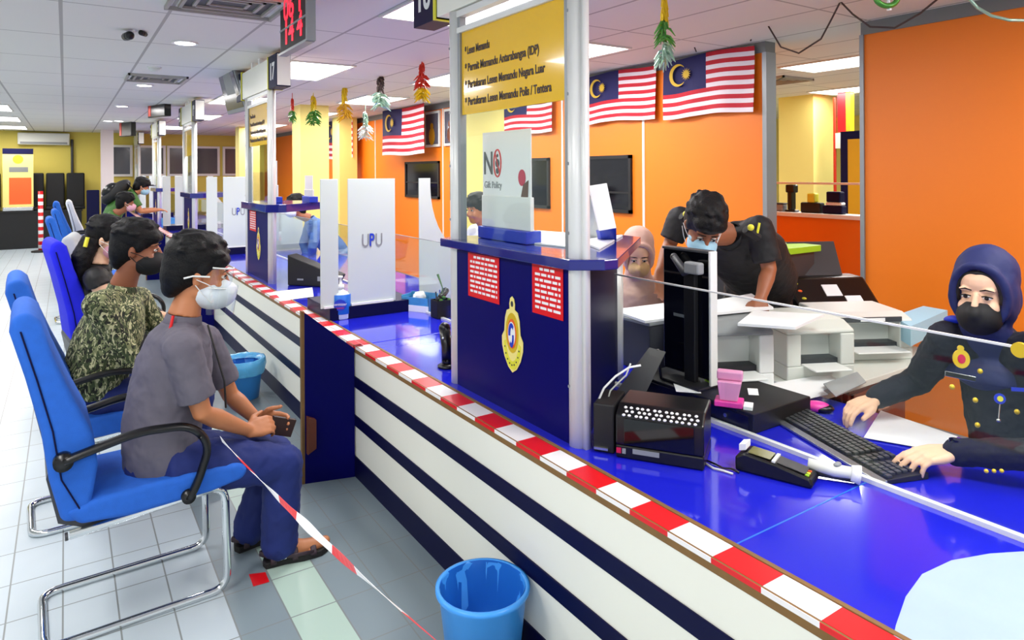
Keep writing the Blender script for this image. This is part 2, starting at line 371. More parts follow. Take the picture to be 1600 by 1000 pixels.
for i, (x, y) in enumerate(((.82, 6.05), (.75, 12.2), (.72, 15.7), (.9, 15.6), (.8, 9.2))):
    t = thing('downlight', 'round bright downlight in the ceiling, %s along the customer aisle' % order[i], 'downlight', (x, y, CZ), 0, 'round ceiling downlights')
    build('trim_ring', MB().lathe([(.075, -.001), (.1, -.001), (.1, -.012), (.075, -.008)], (x, y, CZ), 28, cap=False), M['white'], t)
    build('lens', MB().lathe([(.001, -.01), (.075, -.01), (.075, 0), (.001, 0)], (x, y, CZ), 28), M['spot'], t)
    area('downlight_lamp', (x, y, CZ - .03), .12, .12, SPOT_W)
def vent(x, y, lab, sx=.58, sy=.58):
    t = thing('ceiling_vent', lab, 'air vent', (x, y, CZ), 0)
    mb = MB()
    for k in range(4):
        a = sx / 2 - k * .07; b_ = sy / 2 - k * .07
        mb.box(x - a, x + a, y - b_, y - b_ + .02, CZ - .025 + k * .004, CZ).box(x - a, x + a, y + b_ - .02, y + b_, CZ - .025 + k * .004, CZ).box(x - a, x - a + .02, y - b_, y + b_, CZ - .025 + k * .004, CZ).box(x + a - .02, x + a, y - b_, y + b_, CZ - .025 + k * .004, CZ)
    build('grille', mb, M['vent'], t); build('duct_opening', MB().box(x - .24, x + .24, y - .24, y + .24, CZ - .004, CZ), M['dgrey'], t)
vent(.86, 4.5, 'square ceiling air diffuser at the top edge, nearest one above the aisle', .66, .6); vent(.85, 8.45, 'square ceiling air diffuser beyond the bright downlight, above the aisle')
vent(4.1, 5.9, 'square ceiling air diffuser above the near wall flags'); vent(7.0, 4.9, 'square ceiling air diffuser in the back room ceiling')
t = thing('smoke_detector', 'small round smoke detector on the ceiling beside the second diffuser', 'smoke detector', (.75, 7.6, CZ)); build('housing', MB().lathe([(.055, 0), (.055, -.02), (.03, -.045), (.001, -.045)], (.75, 7.6, CZ)), M['offwhite'], t, smooth=True); build('base_ring', MB().lathe([(.065, 0), (.065, -.01), (.05, -.01)], (.75, 7.6, CZ)), M['white'], t)
# cctv
p = P(212, 45, 'd', 5.0); t = thing('security_camera', 'black twin-lens security camera hanging from the ceiling over the aisle', 'security camera', (p.x, p.y, CZ))
build('bracket', MB().tube([(p.x, p.y, CZ), (p.x, p.y, p.z)], .012).tube([(p.x, p.y, p.z + .02), (p.x + .09, p.y + .02, p.z + .05)], .008), M['white'], t)
q = P(205, 49, 'd', 4.98); build('camera_head', MB().limb([q, q + V((-.02, .07, 0))], [.032, .03]), M['black'], t, smooth=True)
q = P(223, 45, 'd', 5.02); build('camera_head', MB().limb([q, q + V((.03, .05, .0))], [.02, .018]), M['black'], t, smooth=True)
# ================================================================== COUNTERS
HC = .736; XF = 1.3685; PITCH = 4.3175; Y0 = 1.895; PW = .89; PX_ = 1.54
GL = {'A': 'nearest'}
secs = [(-.62, 3.70), (3.70, 8.02), (8.02, 12.335), (12.335, 16.65), (16.65, 20.28)]
for i, (a, b) in enumerate(secs):
    t = thing('service_counter', ['nearest blue-topped counter section with cream front and navy stripes', 'second counter section beyond the seated man in the grey polo', 'third counter section down the hall', 'fourth counter section down the hall', 'farthest counter section against the yellow wall'][i], 'counter', (XF + .5, (a + b) / 2, 0), 0, 'striped service counter sections')
    a2, b2 = a + .004, b - .004
    build('worktop', MB().box(XF + .085, 2.74, a2, b2, HC - .035, HC), M['blue'], t, bevel=.003)
    build('edge_lip', MB().box(XF - .004, XF + .085, a2, b2, HC - .035, HC + .002).box(XF + .085, XF + .1, a2, b2, HC, HC + .005), M['edge'], t, bevel=.002)
    build('front_panel', MB().box(XF, XF + .03, a2, b2, .115, HC - .035), M['cream'], t)
    build('stripe', MB().box(XF - .008, XF, a2, b2, .506, .568), M['navyd'], t, bevel=.003)
    build('stripe', MB().box(XF - .008, XF, a2, b2, .288, .35), M['navyd'], t, bevel=.003)
    build('kick_board', MB().box(XF - .006, XF + .03, a2, b2, 0, .115), M['navyd'], t)
    build('inner_panel', MB().box(2.66, 2.69, a2, a2 + .03, 0, HC - .035).box(XF + .03, 2.7, a2, a2 + .03, 0, HC - .035), M['navy'], t)
    tp = build('hazard_tape', MB().box(XF + .002, XF + .082, a2, b2, HC + .002, HC + .0032).box(XF - .0055, XF - .0042, a2, b2, HC - .012, HC + .002), M['tape'])
    tag(tp, 'red and white hazard tape stuck along the edge of the %s counter section' % order[i], 'tape', 'tape on the counter edges')
# worktop seams
tag(build('worktop_joint', MB().box(XF + .1, 2.1, 1.156, 1.161, HC, HC + .0006), M['bluelab']), 'thin pale joint line across the nearest blue worktop', 'joint')
# divider wings
for i, (a, b) in enumerate(secs[:4]):
    t = thing('divider_wing', ['navy divider wing with plywood edge sticking out beside the man in the grey polo', 'navy divider wing beyond the face mask of the man in the grey polo', 'third navy divider wing along the counter', 'fourth navy divider wing along the counter'][i], 'divider', (1.2, b, 0), 0, 'navy counter divider wings')
    pts = [(1.1, b + .05, 0), (XF - .008, b - .02, 0), (XF - .008, b - .02, .726), (1.1, b + .05, .95)]
    build('board', MB().prism(pts, (0, .03, 0)), M['navy'], t)
    build('edge_band', MB().prism([(1.1, b + .049, 0), (1.085, b + .052, 0), (1.085, b + .052, .955), (1.1, b + .049, .955)], (0, .03, 0)), M['edge'], t)
    q = build('hazard_tape', MB().prism([(1.085, b + .1, .957), (1.085, b + .02, .957), (XF + .04, b - .06, HC + .006), (XF + .04, b + .02, HC + .006)], (0, 0, .0015)), M['tape']); tag(q, 'piece of red and white tape draped over the %s divider wing' % order[i], 'tape', 'tape over the divider wings')
t = thing('hinge_block', 'small brown wooden block fixed low on the nearest divider wing', 'wooden block', (1.13, 3.72, .3))
build('block', MB().prism([(1.105, 3.71, .38), (1.15, 3.70, .36), (1.15, 3.70, .2), (1.105, 3.71, .17)], (0, .034, 0)), M['brown'], t, bevel=.003)
# ================================================================== PODS
def crest(par, c, h, k=1):
    """gold-edged oval crest on a navy panel; c = centre, h = height"""
    c = V(c)
    def pt(x, y, d=0): return c + CR * x * h + CU * y * h + CN * d
    e = thing_part = None
    outl = [(0, .5), (.045, .47), (.065, .40), (.06, .33), (.13, .30), (.17, .2), (.19, .02), (.25, -.06), (.245, -.18), (.19, -.32), (.1, -.44), (0, -.5)]
    outl = outl + [(-x, y) for x, y in outl[-2:0:-1]]
    base = build('crest', MB().prism([pt(x, y, .002) for x, y in outl], CN * .002), M['yellowc'], par)
    base['label'] = 'gold and white crest'
    mb = MB(); ring = [(.2 * math.cos(a), -.1 + .36 * math.sin(a)) for a in [math.pi * (1.02 + .96 * q / 20) for q in range(21)]]
    inner = [(.15 * math.cos(a), -.08 + .27 * math.sin(a)) for a in [math.pi * (1.98 - .96 * q / 20) for q in range(21)]]
    build('ribbon', MB().prism([pt(x, y, .004) for x, y in ring + inner], CN * .0015), M['goldp'], base)
    mb.disc(pt(0, .02, .004), .15 * h, CR, CU, CN * .0012, f=1.75); build('wreath', mb, M['gold'], base)
    build('rim', MB().disc(pt(0, .01, .0055), .105 * h, CR, CU, CN * .001, f=1.85), M['orangep'], base)
    build('field', MB().disc(pt(0, .01, .0066), .085 * h, CR, CU, CN * .001, f=1.85), M['white'], base)
    mb = MB()
    arc = [(.07 * math.cos(a), .02 + .13 * math.sin(a)) for a in [math.pi * (.25 + q / 14) for q in range(13)]]; arc2 = [(.035 * math.cos(a) + .01, .01 + .08 * math.sin(a)) for a in [math.pi * (.25 + (12 - q) / 14) for q in range(13)]]
    mb.prism([pt(x, y, .0078) for x, y in arc + arc2], CN * .001)
    arc = [(x * -.8, -y - .02) for x, y in arc]; arc2 = [(x * -.8, -y - .02) for x, y in arc2]
    mb.prism([pt(x, y, .0078) for x, y in arc + arc2], CN * .001); build('emblem', mb, M['bluep'], base)
    mb = MB()
    for q in range(9):
        a = math.pi * (1.1 + .8 * q / 8); mb.disc(pt(.175 * math.cos(a), -.09 + .31 * math.sin(a), .006), .012 * h, CR, CU, CN * .001, 8)
    mb.disc(pt(0, .40, .004), .028 * h, CR, CU, CN * .001, 10, 1.4); build('studs', mb, M['dgrey'], base)
def red_notice(y0, y1, z0, z1, lab, x=PX_ - .026, grp='red notices on the navy pod'):
    t = thing('red_notice', lab, 'notice', (x, (y0 + y1) / 2, z0), 0, grp)
    build('sheet', MB().box(x - .0015, x, y0, y1, z0, z1), M['red'], t)
    mb = MB(); rnd = random.Random(3); rows = 8; h = (z1 - z0) / (rows + 1)
    for r in range(rows):
        y = y1 - .02; zz = z1 - h * (r + .75)
        if r == 0: y = y1 - .05
        while y > y0 + (.05 if r == 0 else .022):
            wd = min(rnd.uniform(.014, .045), y - y0 - .015); mb.box(x - .0022, x - .0015, y - wd, y, zz - h * .24, zz + h * .24); y -= wd + .008
    build('print', mb, M['redw'], t)
podlab = ['nearest navy and aluminium counter pod with gold crest and yellow service sign', 'second counter pod, beyond the hand sanitiser, with its own crest and yellow sign', 'third counter pod down the hall', 'fourth counter pod down the hall', 'farthest counter pod by the yellow end wall']
signs = [['Lesen Memandu', 'Permit Memandu Antarabangsa (IDP)', 'Pertukaran Lesen Memandu Negara Luar', 'Pertukaran Lesen Memandu Polis / Tentera']]
for i in range(5):
    ya = Y0 + i * PITCH; yb = ya + PW; x = PX_; far = i > 1
    t = thing('counter_pod', podlab[i], 'counter pod', (x, ya + PW / 2, HC), 0, 'aluminium and navy counter pods')
    # three posts
    for (px, py) in ((x, ya), (x, yb), (2.19, ya + .52)):
        top = 2.47 if px < 2 else 1.37
        mb = MB().tube([(px, py, HC), (px, py, top)], .036, seg=20)
        mb.box(px - .012, px + .012, py - .052, py - .03, HC, top) if py == ya and px < 2 else None
        po = build('post', mb, M['alu'], t, smooth=True)
        if not far and px < 2:
            for z in (.95, 1.5, 1.75, 2.0, 2.3): build('screw', MB().tube([(px - .034, py + .012, z), (px - .037, py + .012, z)], .006, seg=8), M['grey'], po)
            build('channel', MB().box(px - .016, px + .016, py + (.03 if py == ya else -.055), py + (.055 if py == ya else -.03), 1.41, 2.47), M['alug'], po)
    build('front_panel', MB().box(x - .024, x + .01, ya + .03, yb - .03, HC, 1.37), M['navy'], t)
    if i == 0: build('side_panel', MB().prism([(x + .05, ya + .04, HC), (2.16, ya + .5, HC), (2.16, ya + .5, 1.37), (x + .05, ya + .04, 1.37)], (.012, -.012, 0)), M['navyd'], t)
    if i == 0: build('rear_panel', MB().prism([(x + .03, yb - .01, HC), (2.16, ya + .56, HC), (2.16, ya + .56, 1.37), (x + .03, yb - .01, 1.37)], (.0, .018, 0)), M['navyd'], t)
    build('shelf', MB().prism([(1.475, yb + .06, 1.372), (1.475, ya - .03, 1.372), (1.575, ya - .1, 1.372), (1.64, ya - .1, 1.372), (2.27, ya + .43, 1.372), (2.27, ya + .6, 1.372), (1.6, yb + .12, 1.372)], (0, 0, .038 if i == 0 else .07)), M['blueshelf'], t, bevel=.004)
    crest(t, (x - .024, ya + .392, 1.06), .31)
    build('sign_panel', MB().box(x - .006, x + .006, ya + .04, yb - .04, 1.985, 2.365), M['signy'], t)
    build('top_rail', MB().box(x - .02, x + .02, ya + .03, yb - .03, 2.365, 2.39).box(x - .02, x + .02, ya + .03, yb - .03, 2.44, 2.47), M['alu'], t)
    build('glass_pane', MB().box(x - .003, x + .003, ya + .04, yb - .04, 1.412, 1.985), M['glass'], t)
    if not far:
        for k, s in enumerate(signs[0]):
            wl = [.215, .58, .62, .66][k]
            o = text('sign_text', '* ' + s, .05, (x - .007, yb - .085, 2.275 - k * .078), CR, CU, M['wire'], t, ax='LEFT', bold=.0012)
            ln = max(v.co.y for v in o.data.vertices) - min(v.co.y for v in o.data.vertices)
            for v in o.data.vertices: v.co.y = (yb - .085 - t.location.y) - ((yb - .085 - t.location.y) - v.co.y) * wl / ln
    # header beam with number boxes
    hz0, hz1 = 2.475, 2.74
    build('header', MB().box(1.51, 1.62, ya - .02, yb + .15, hz0, hz1), M['cream'], t, bevel=.004)
    for y in (ya + .3, yb - .3): build('ceiling_stub', MB().box(x - .03, x + .03, y, y + .06, hz1, CZ), M['alu'], t)
    for (sgn, y) in ((1, yb + .15), (-1, ya - .02)):
        y2 = y + (.25 if sgn > 0 else -.3)
        bx = build('number_box', MB().box(1.505, 1.625, min(y, y2), max(y, y2), hz0 - .01, hz1 + .01), M['navyd'], t, bevel=.003)
        build('yellow_band', MB().box(1.501, 1.629, y + (0 if sgn > 0 else -.022), y + (.022 if sgn > 0 else 0), hz0 - .012, hz1 + .012), M['goldp'], t)
        text('number', str(16 + 2 * i + (0 if sgn > 0 else -1)), .2, (1.504, y + sgn * (.136 if sgn > 0 else .15), hz0 + .125), CR, CU, M['white'], bx, ay='CENTER', bold=.006, sx=.8)
        if sgn < 0: build('end_plate', MB().box(1.51, 1.62, y2 - .006, y2, hz0, hz1), M['cream'], bx)
        if False: text('number', str(15 + 2 * i), .2, (1.565, y2 - .001, hz0 + .125), X_, CU, M['white'], bx, ay='CENTER', bold=.006, sx=.5)
    if i < 2:
        red_notice(yb - .40, yb - .14, 1.165, 1.36, ['dark red notice with white lines, upper left of the nearest pod', 'red notice on the second pod, beside its far post'][i])
        if i == 0: red_notice(ya + .055, ya + .25, 1.175, 1.365, 'bright red notice with white lines, right of the crest beside the near post')
# ================================================================== STATION GLASS, BOARDS, LEDGES
for i in range(4):
    y0 = Y0 + (i - 0) * PITCH + .52; y1 = Y0 + (i + 1) * PITCH + .0
    t = thing('glass_screen', ['clear glass counter screen behind the hand sanitiser', 'clear glass counter screen beyond the second pod', 'third clear glass counter screen down the hall', 'fourth clear glass counter screen down the hall'][i], 'glass screen', (2.11, (y0 + y1) / 2, HC), 0, 'clear glass counter screens')
    build('pane', MB().box(2.106, 2.114, y0, y1, HC + .012, 1.246), M['glass'], t)
    build('top_edge', MB().box(2.106, 2.114, y0, y1, 1.246, 1.25), M['alug'], t)
    build('bottom_channel', MB().box(2.1, 2.12, y0, y1, HC, HC + .012), M['alu'], t)
    build('end_edge', MB().box(2.105, 2.115, y1, y1 + .006, HC, 1.25), mat('glass_edge_green', (120, 150, 135), .2), t)
    # ledge with three white boards
    yl = 4.40 + i * PITCH
    tag(build('counter_ledge', MB().box(1.46, 2.09, yl, yl + .5, HC, .82), M['navyd'], bevel=.003), ['raised navy ledge on the counter behind the hand sanitiser', 'raised navy ledge on the second station', 'raised navy ledge on the third station', 'raised navy ledge on the fourth station'][i], 'ledge', 'raised counter ledges')
    nm = ['nearest', 'second', 'third', 'fourth'][i]
    for k, (u0, u1) in enumerate(((500, 528), (543, 617), (629, 655))):
        yb_ = yl + .02
        a = P(u0, 300, 'y', yb_ - (yl - 4.4)).x; b = P(u1, 300, 'y', yb_ - (yl - 4.4)).x
        tz = 1.68
        lab = '%s white acrylic board %s at the %s station' % (['narrow', 'wide', 'curved-edge'][k], ['nearest the customers', 'in the middle with the initials', 'on the staff side'][k], nm)
        if k < 2:
            o = thing('acrylic_board', lab, 'board', ((a + b) / 2, yb_, .82), 0, 'white acrylic boards between stations')
            build('board', MB().box(a, b, yb_, yb_ + .01, .82, tz), M['acryl'], o, bevel=.003)
            build('foot', MB().box(a + .02, b - .02, yb_ - .012, yb_ + .022, .82, .835), M['white'], o)
            if k == 1 and i < 2:
                text('initials', 'UPU', .13, ((a + b) / 2 + .0, yb_ - .003, 1.25), X_, Z_, M['grey'], o, ay='CENTER', sx=.62, bold=.001)
                text('initials', 'P', .12, ((a + b) / 2 - .005, yb_ - .005, 1.255), X_, Z_, M['bluep'], o, ay='CENTER', sx=.6, bold=.002)
        else:
            o = thing('acrylic_board', lab, 'board', (a, yb_, HC), 0, 'white acrylic boards between stations')
            a = max(a, 2.125); b = max(b, a + .09)
            pts = [(a, yb_, HC), (a, yb_, tz), (b, yb_, tz)] + [(b + .33 * (1 - math.cos(q * math.pi / 20)), yb_, 1.62 - .5 * math.sin(q * math.pi / 20)) for q in range(11)] + [(b + .36, yb_, HC)]
            build('board', MB().prism(pts, (0, .01, 0)), M['acryl'], o)
            build('foot', MB().box(a + .02, b + .3, yb_ - .012, yb_ + .022, HC, HC + .015), M['white'], o)
# nearest glass on the camera side of pod 0
t = thing('glass_screen', 'nearest clear glass screen in front of the keyboard and the woman in the navy headscarf', 'glass screen', (2.11, .9, HC), 0, 'clear glass counter screens')
build('pane', MB().box(2.106, 2.114, -.6, 2.39, HC + .012, 1.246), M['glass'], t)
build('top_edge', MB().box(2.105, 2.115, -.6, 2.39, 1.244, 1.25), M['alu'], t)
build('bottom_channel', MB().box(2.1, 2.12, -.6, 2.39, HC, HC + .014), M['white'], t)
q = P(1592, 555, 'x', 2.104); build('clip', MB().disc(q, .02, Y_, Z_, (-.01, 0, 0)), M['gold'], t)
# ================================================================== BODIES
def axes(fwd, up=Z_):
    f = V(fwd).normalized(); s = V(up).cross(f).normalized(); u = f.cross(s); return f, s, u      # s = the person's left
def hand_mesh(mb, wrist, d, n, t, curl=(.35, .45, .3), k=1.0, thumb=(.5, .8, .25), lift=None):
    """wrist point, finger direction d, palm normal n (out of the palm), t = thumb side"""
    w = V(wrist); d = V(d).normalized(); t = (V(t) - d * V(t).dot(d)).normalized(); n = (V(n) - d * V(n).dot(d) - t * V(n).dot(t)).normalized()
    offs = (.033, .011, -.011, -.031); ln = (.072, .08, .075, .058); rad = (.0088, .009, .0086, .0076)
    for i in range(4):
        kn = w + (d * (.09 if i < 3 else .083) + t * offs[i]) * k
        mb.limb([w + (d * .0 + t * offs[i] * .55) * k, w + (d * .045 + t * offs[i] * .9) * k, kn], [.0155 * k, .0155 * k, .0115 * k], seg=10)
        p = kn; a = 0; dd = d; pts = [kn]; lc = 1.0 if not lift else lift[i]
        for j, (f, c) in enumerate(zip((.46, .3, .24), curl)):
            a += c * lc; q = (d * math.cos(a) + n * math.sin(a)); q = (q + t * (offs[i] * 1.6)).normalized(); p = p + q * (ln[i] * f * k); pts.append(p)
        r = rad[i] * k; mb.limb(pts, [r * 1.12, r * 1.05, r * .98, r * .85], seg=10)
        for m_ in pts[1:3]: mb.ell(m_, (r * 1.06,) * 3, seg=8, rings=6)
    mb.ell(w + d * .05 * k, (.045 * k, .032 * k, .014 * k), (d, t, n))
    b = w + (d * .02 + t * .022) * k; q = (d * thumb[0] + t * thumb[1] + n * thumb[2]).normalized(); q2 = (d * (thumb[0] + .6) + t * (thumb[1] - .35) + n * thumb[2]).normalized()
    mb.limb([b, b + q * .04 * k, b + q * .04 * k + q2 * .03 * k, b + q * .04 * k + q2 * .055 * k], [.0155 * k, .0125 * k, .0105 * k, .009 * k], seg=10)
def head_mesh(mb, c, fwd, up=Z_, k=1.0, ears=True, neck=None):
    f, s, u = axes(fwd, up); g = lambda a, b, e: V(c) + (f * a + s * b + u * e) * k; A = (f, s, u)
    R = lambda *r: tuple(x * k for x in r)
    mb.ell(g(-.008, 0, .05), R(.096, .076, .085), A, 24, 14); mb.ell(g(.022, 0, -.02), R(.072, .062, .088), A, 20, 12)
    mb.ell(g(.045, 0, -.085), R(.042, .04, .03), A); mb.ell(g(.0, 0, -.06), R(.06, .056, .045), A)
    mb.tube([g(.088, 0, .022), g(.105, 0, -.012), g(.108, 0, -.03)], [.008 * k, .011 * k, .014 * k], seg=10); mb.ell(g(.1, 0, -.032), R(.016, .017, .011), A)
    for q in (-1, 1): mb.ell(g(.066, q * .038, -.03), R(.024, .024, .026), A); mb.ell(g(.074, q * .03, .034), R(.013, .026, .008), A)
    mb.ell(g(.088, 0, -.06), R(.012, .024, .005), A); mb.ell(g(.085, 0, -.07), R(.012, .02, .006), A)
    if ears:
        for q in (-1, 1): mb.ell(g(-.012, q * .077, -.005), R(.019, .009, .032), A); mb.ell(g(-.012, q * .084, .006), R(.012, .008, .018), A)
    if neck is not None: mb.tube([g(-.02, 0, -.03), g(-.025, 0, -.09), V(neck)], [.052 * k, .05 * k, .062 * k], seg=16)
def face_bits(root, body, c, fwd, up=Z_, k=1.0, eyes=True, look=(0, 0), brow=True):
    f, s, u = axes(fwd, up); g = lambda a, b, e: V(c) + (f * a + s * b + u * e) * k; A = (f, s, u)
    for q in (-1, 1):
        e = build('eye', MB().ell(g(.0825, q * .031, .010), (.009 * k, .0145 * k, .0065 * k), A), M['eyew'], root, smooth=True)
        build('iris', MB().ell(g(.0885, q * .031 + look[0], .010 + look[1]), (.005 * k, .0072 * k, .0066 * k), A), M['iris'], e, smooth=True)
        build('eyelashes', MB().tube([g(.084, q * .015, .013), g(.094, q * .03, .0185), g(.084, q * .048, .012)], .0022 * k, seg=6), M['hair'], e)
        if brow: build('eyebrow', MB().tube([g(.09, q * .012, .034), g(.094, q * .03, .04), g(.08, q * .05, .033)], [.0018 * k, .0028 * k, .0012 * k], seg=8), M['hair'], root)
def short_hair(root, c, fwd, up=Z_, k=1.0, m='hair', fringe=.02, nape=.0):
    f, s, u = axes(fwd, up); g = lambda a, b, e: V(c) + (f * a + s * b + u * e) * k; A = (f, s, u); R = lambda *r: tuple(x * k for x in r)
    mb = MB(); mb.ell(g(-.018, 0, .066), R(.104, .089, .09), A, 24, 14); mb.ell(g(-.045, 0, .03), R(.076, .081, .1), A, 20, 12); mb.ell(g(-.062, 0, .0), R(.058, .074, .085), A, 20, 12); mb.ell(g(-.072, 0, -.05), R(.036, .05, .045), A)
    for q in (-1, 1): mb.ell(g(.012, q * .066, .035), R(.026, .018, .04), A); mb.ell(g(.05, q * .03, .088 - fringe), R(.046, .042, .035), A)
    mb.ell(g(.058, 0, .09 - fringe), R(.045, .04, .032), A)
    rnd = random.Random(int(c[0] * 1000) + 5)
    for q in range(46):
        a = rnd.uniform(-2.9, 2.9); e = rnd.uniform(.1, 1.25); p = (-.018 + .1 * math.cos(a) * math.cos(e), .085 * math.sin(a) * math.cos(e), .066 + .088 * math.sin(e))
        mb.ell(g(p[0] * .97, p[1] * .97, .066 + (p[2] - .066) * .96), R(.026, .018, .01), A, 8, 6)
    return build('hair', mb, M[m], root, remesh=.006 * k, sm=4, disp=(.004, .008))
def mask(root, c, fwd, up=Z_, k=1.0, m='maskw', cup=1.0, top=.0, name='face_mask', straps=True):
    f, s, u = axes(fwd, up); g = lambda a, b, e: V(c) + (f * a + s * b + u * e) * k; A = (f, s, u); R = lambda *r: tuple(x * k for x in r)
    mb = MB(); mb.ell(g(.052, 0, -.052 + top), R(.078 * cup, .066, .062), A, 24, 14); mb.ell(g(.085, 0, -.035 + top), R(.05 * cup, .03, .035), A)
    o = build(name, mb, M[m], root, remesh=.006, sm=3)
    if straps:
        for q in (-1, 1): build('ear_loop', MB().tube([g(.06, q * .06, -.03), g(.02, q * .079, -.012), g(-.015, q * .088, .0)], .0018 * k, seg=6).tube([g(.05, q * .06, -.08), g(.015, q * .078, -.05), g(-.015, q * .088, -.02)], .0018 * k, seg=6), M['white' if m != 'maskk' else 'maskk'], o)
    return o
def lerp(a, b, t): return V(a) * (1 - t) + V(b) * t
def torso_rings(J, g=0.0, cut=0.0, wid=1.0, deep=1.0):
    """points and half-widths of the trunk, pelvis up to the neck"""
    pel, wai, che, nek = J['pelvis'], J['waist'], J['chest'], J['neck']
    pts = [pel, lerp(pel, wai, .5), wai, lerp(wai, che, .5), che, lerp(che, nek, .55), lerp(che, nek, .85)]
    a = [.165, .172, .162, .17, .178, .15, .075]; b = [.118, .128, .128, .13, .125, .1, .062]
    return pts, [x * wid + g for x in a], [(y * deep + g) / (x * wid + g) for x, y in zip(a, b)]
def figure(name, label, J, skin='skin', top='shirt', legs='jeans', shoes='sole', sleeve=1.0, hands=None, vox=.009, lean_side=None, cat='person', group=None, wid=1.0, deep=1.0, headk=1.0, neck=True, socks=None, fold=.012, shoe_kind='shoe', ears=True):
    base = V((J['pelvis'].x, J['pelvis'].y, 0)); root = thing(name, label, cat, base, 0, group); S = J['side']; hf = J['fwd']; hu = J.get('up', Z_)
    mb = MB(); pts, a, b = torso_rings(J, -.012, wid=wid, deep=deep); mb.tube(pts, a, seg=24, side=S, ratio=b)
    head_mesh(mb, J['head'], hf, hu, headk, neck=J['neck'], ears=ears)
    for q in ('n', 'f'):
        sh, el, wr = J['sh' + q], J['el' + q], J['wr' + q]
        mb.limb([sh, lerp(sh, el, .5), el, lerp(el, wr, .3), wr], [.052, .045, .038, .04, .026]); mb.limb([lerp(J['chest'], J['neck'], .6), sh], [.06, .05])
        if J.get('hp' + q):
            hp, kn, an, to = J['hp' + q], J['kn' + q], J['an' + q], J['to' + q]
            mb.limb([J['pelvis'], hp, lerp(hp, kn, .5), kn], [.08, .085, .07, .052]); mb.limb([kn, lerp(kn, an, .35), an], [.05, .052, .034]); mb.limb([an, lerp(an, to, .5) + V((0, 0, -.02)), to], [.036, .036, .022])
        hd = J.get('hand' + q)
        if hd: hand_mesh(mb, wr, **hd)
    body = build('body', mb, M[skin], root, remesh=vox, sm=2)
    # top
    mb = MB(); pts, a, b = torso_rings(J, .012, wid=wid, deep=deep); mb.tube(pts, a, seg=28, side=S, ratio=b); 
    for q in ('n', 'f'):
        sh, el, wr = J['sh' + q], J['el' + q], J['wr' + q]; mb.limb([lerp(J['chest'], J['neck'], .55), lerp(sh, lerp(J['chest'], J['neck'], .6), .2)], [.085, .075])
        if sleeve <= 1: e = lerp(sh, el, .82 * sleeve); mb.ell(sh, (.072,) * 3); mb.tube([sh, lerp(sh, e, .5), e], [.072, .07, .071], seg=18)
        else: mb.ell(sh, (.07,) * 3); mb.limb([sh, lerp(sh, el, .5), el, lerp(el, wr, .5), lerp(el, wr, .93)], [.068, .062, .055, .05, .042])
    build('top', mb, M[top], root, remesh=vox, sm=4, disp=(fold, .05))
    mb = MB(); pn = J['neck']; f, s, u = axes(hf, hu); cd = (lerp(J['chest'], J['neck'], .8)); ax = (J['neck'] - J['chest']).normalized()
    mb.tube([cd - ax * .01, cd + ax * .045], [.084, .072], seg=24, side=S, ratio=.9, cap=False); build('collar', mb, M[top], root, smooth=True, solid=.008)
    if J.get('hpn'):
        mb = MB(); pts, a, b = torso_rings(J, .006, wid=wid, deep=deep); mb.tube(pts[:2], a[:2], seg=24, side=S, ratio=b[:2]); mb.ell(J['pelvis'], (.15, .17, .13))
        for q in ('n', 'f'):
            hp, kn, an = J['hp' + q], J['kn' + q], J['an' + q]
            mb.limb([lerp(J['pelvis'], hp, .3), hp, lerp(hp, kn, .5), kn], [.1, .11, .1, .084]); mb.limb([kn, lerp(kn, an, .4), lerp(kn, an, .95)], [.084, .084, .08])
        build('trousers', mb, M[legs], root, remesh=.011, sm=4, disp=(.016, .04))
        for q in ('n', 'f'):
            an, to = J['an' + q], J['to' + q]; sandal(root, an, to) if shoe_kind == 'sandal' else shoe(root, an, to, shoes)
    return root, body
def shoe(root, an, to, m):
    d = V((to.x - an.x, to.y - an.y, 0)).normalized(); h = an - d * .05; h.z = .0
    mb = MB(); mb.limb([h + Z_ * .045, h + d * .09 + Z_ * .045, h + d * .2 + Z_ * .03], [.043, .045, .034]); mb.box(-.05, .24, -.04, .04, 0, .03, Matrix.Translation(h) @ Matrix(((d.x, -d.y, 0), (d.y, d.x, 0), (0, 0, 1))).to_4x4())
    build('shoe', mb, M[m], root, remesh=.008, sm=3)
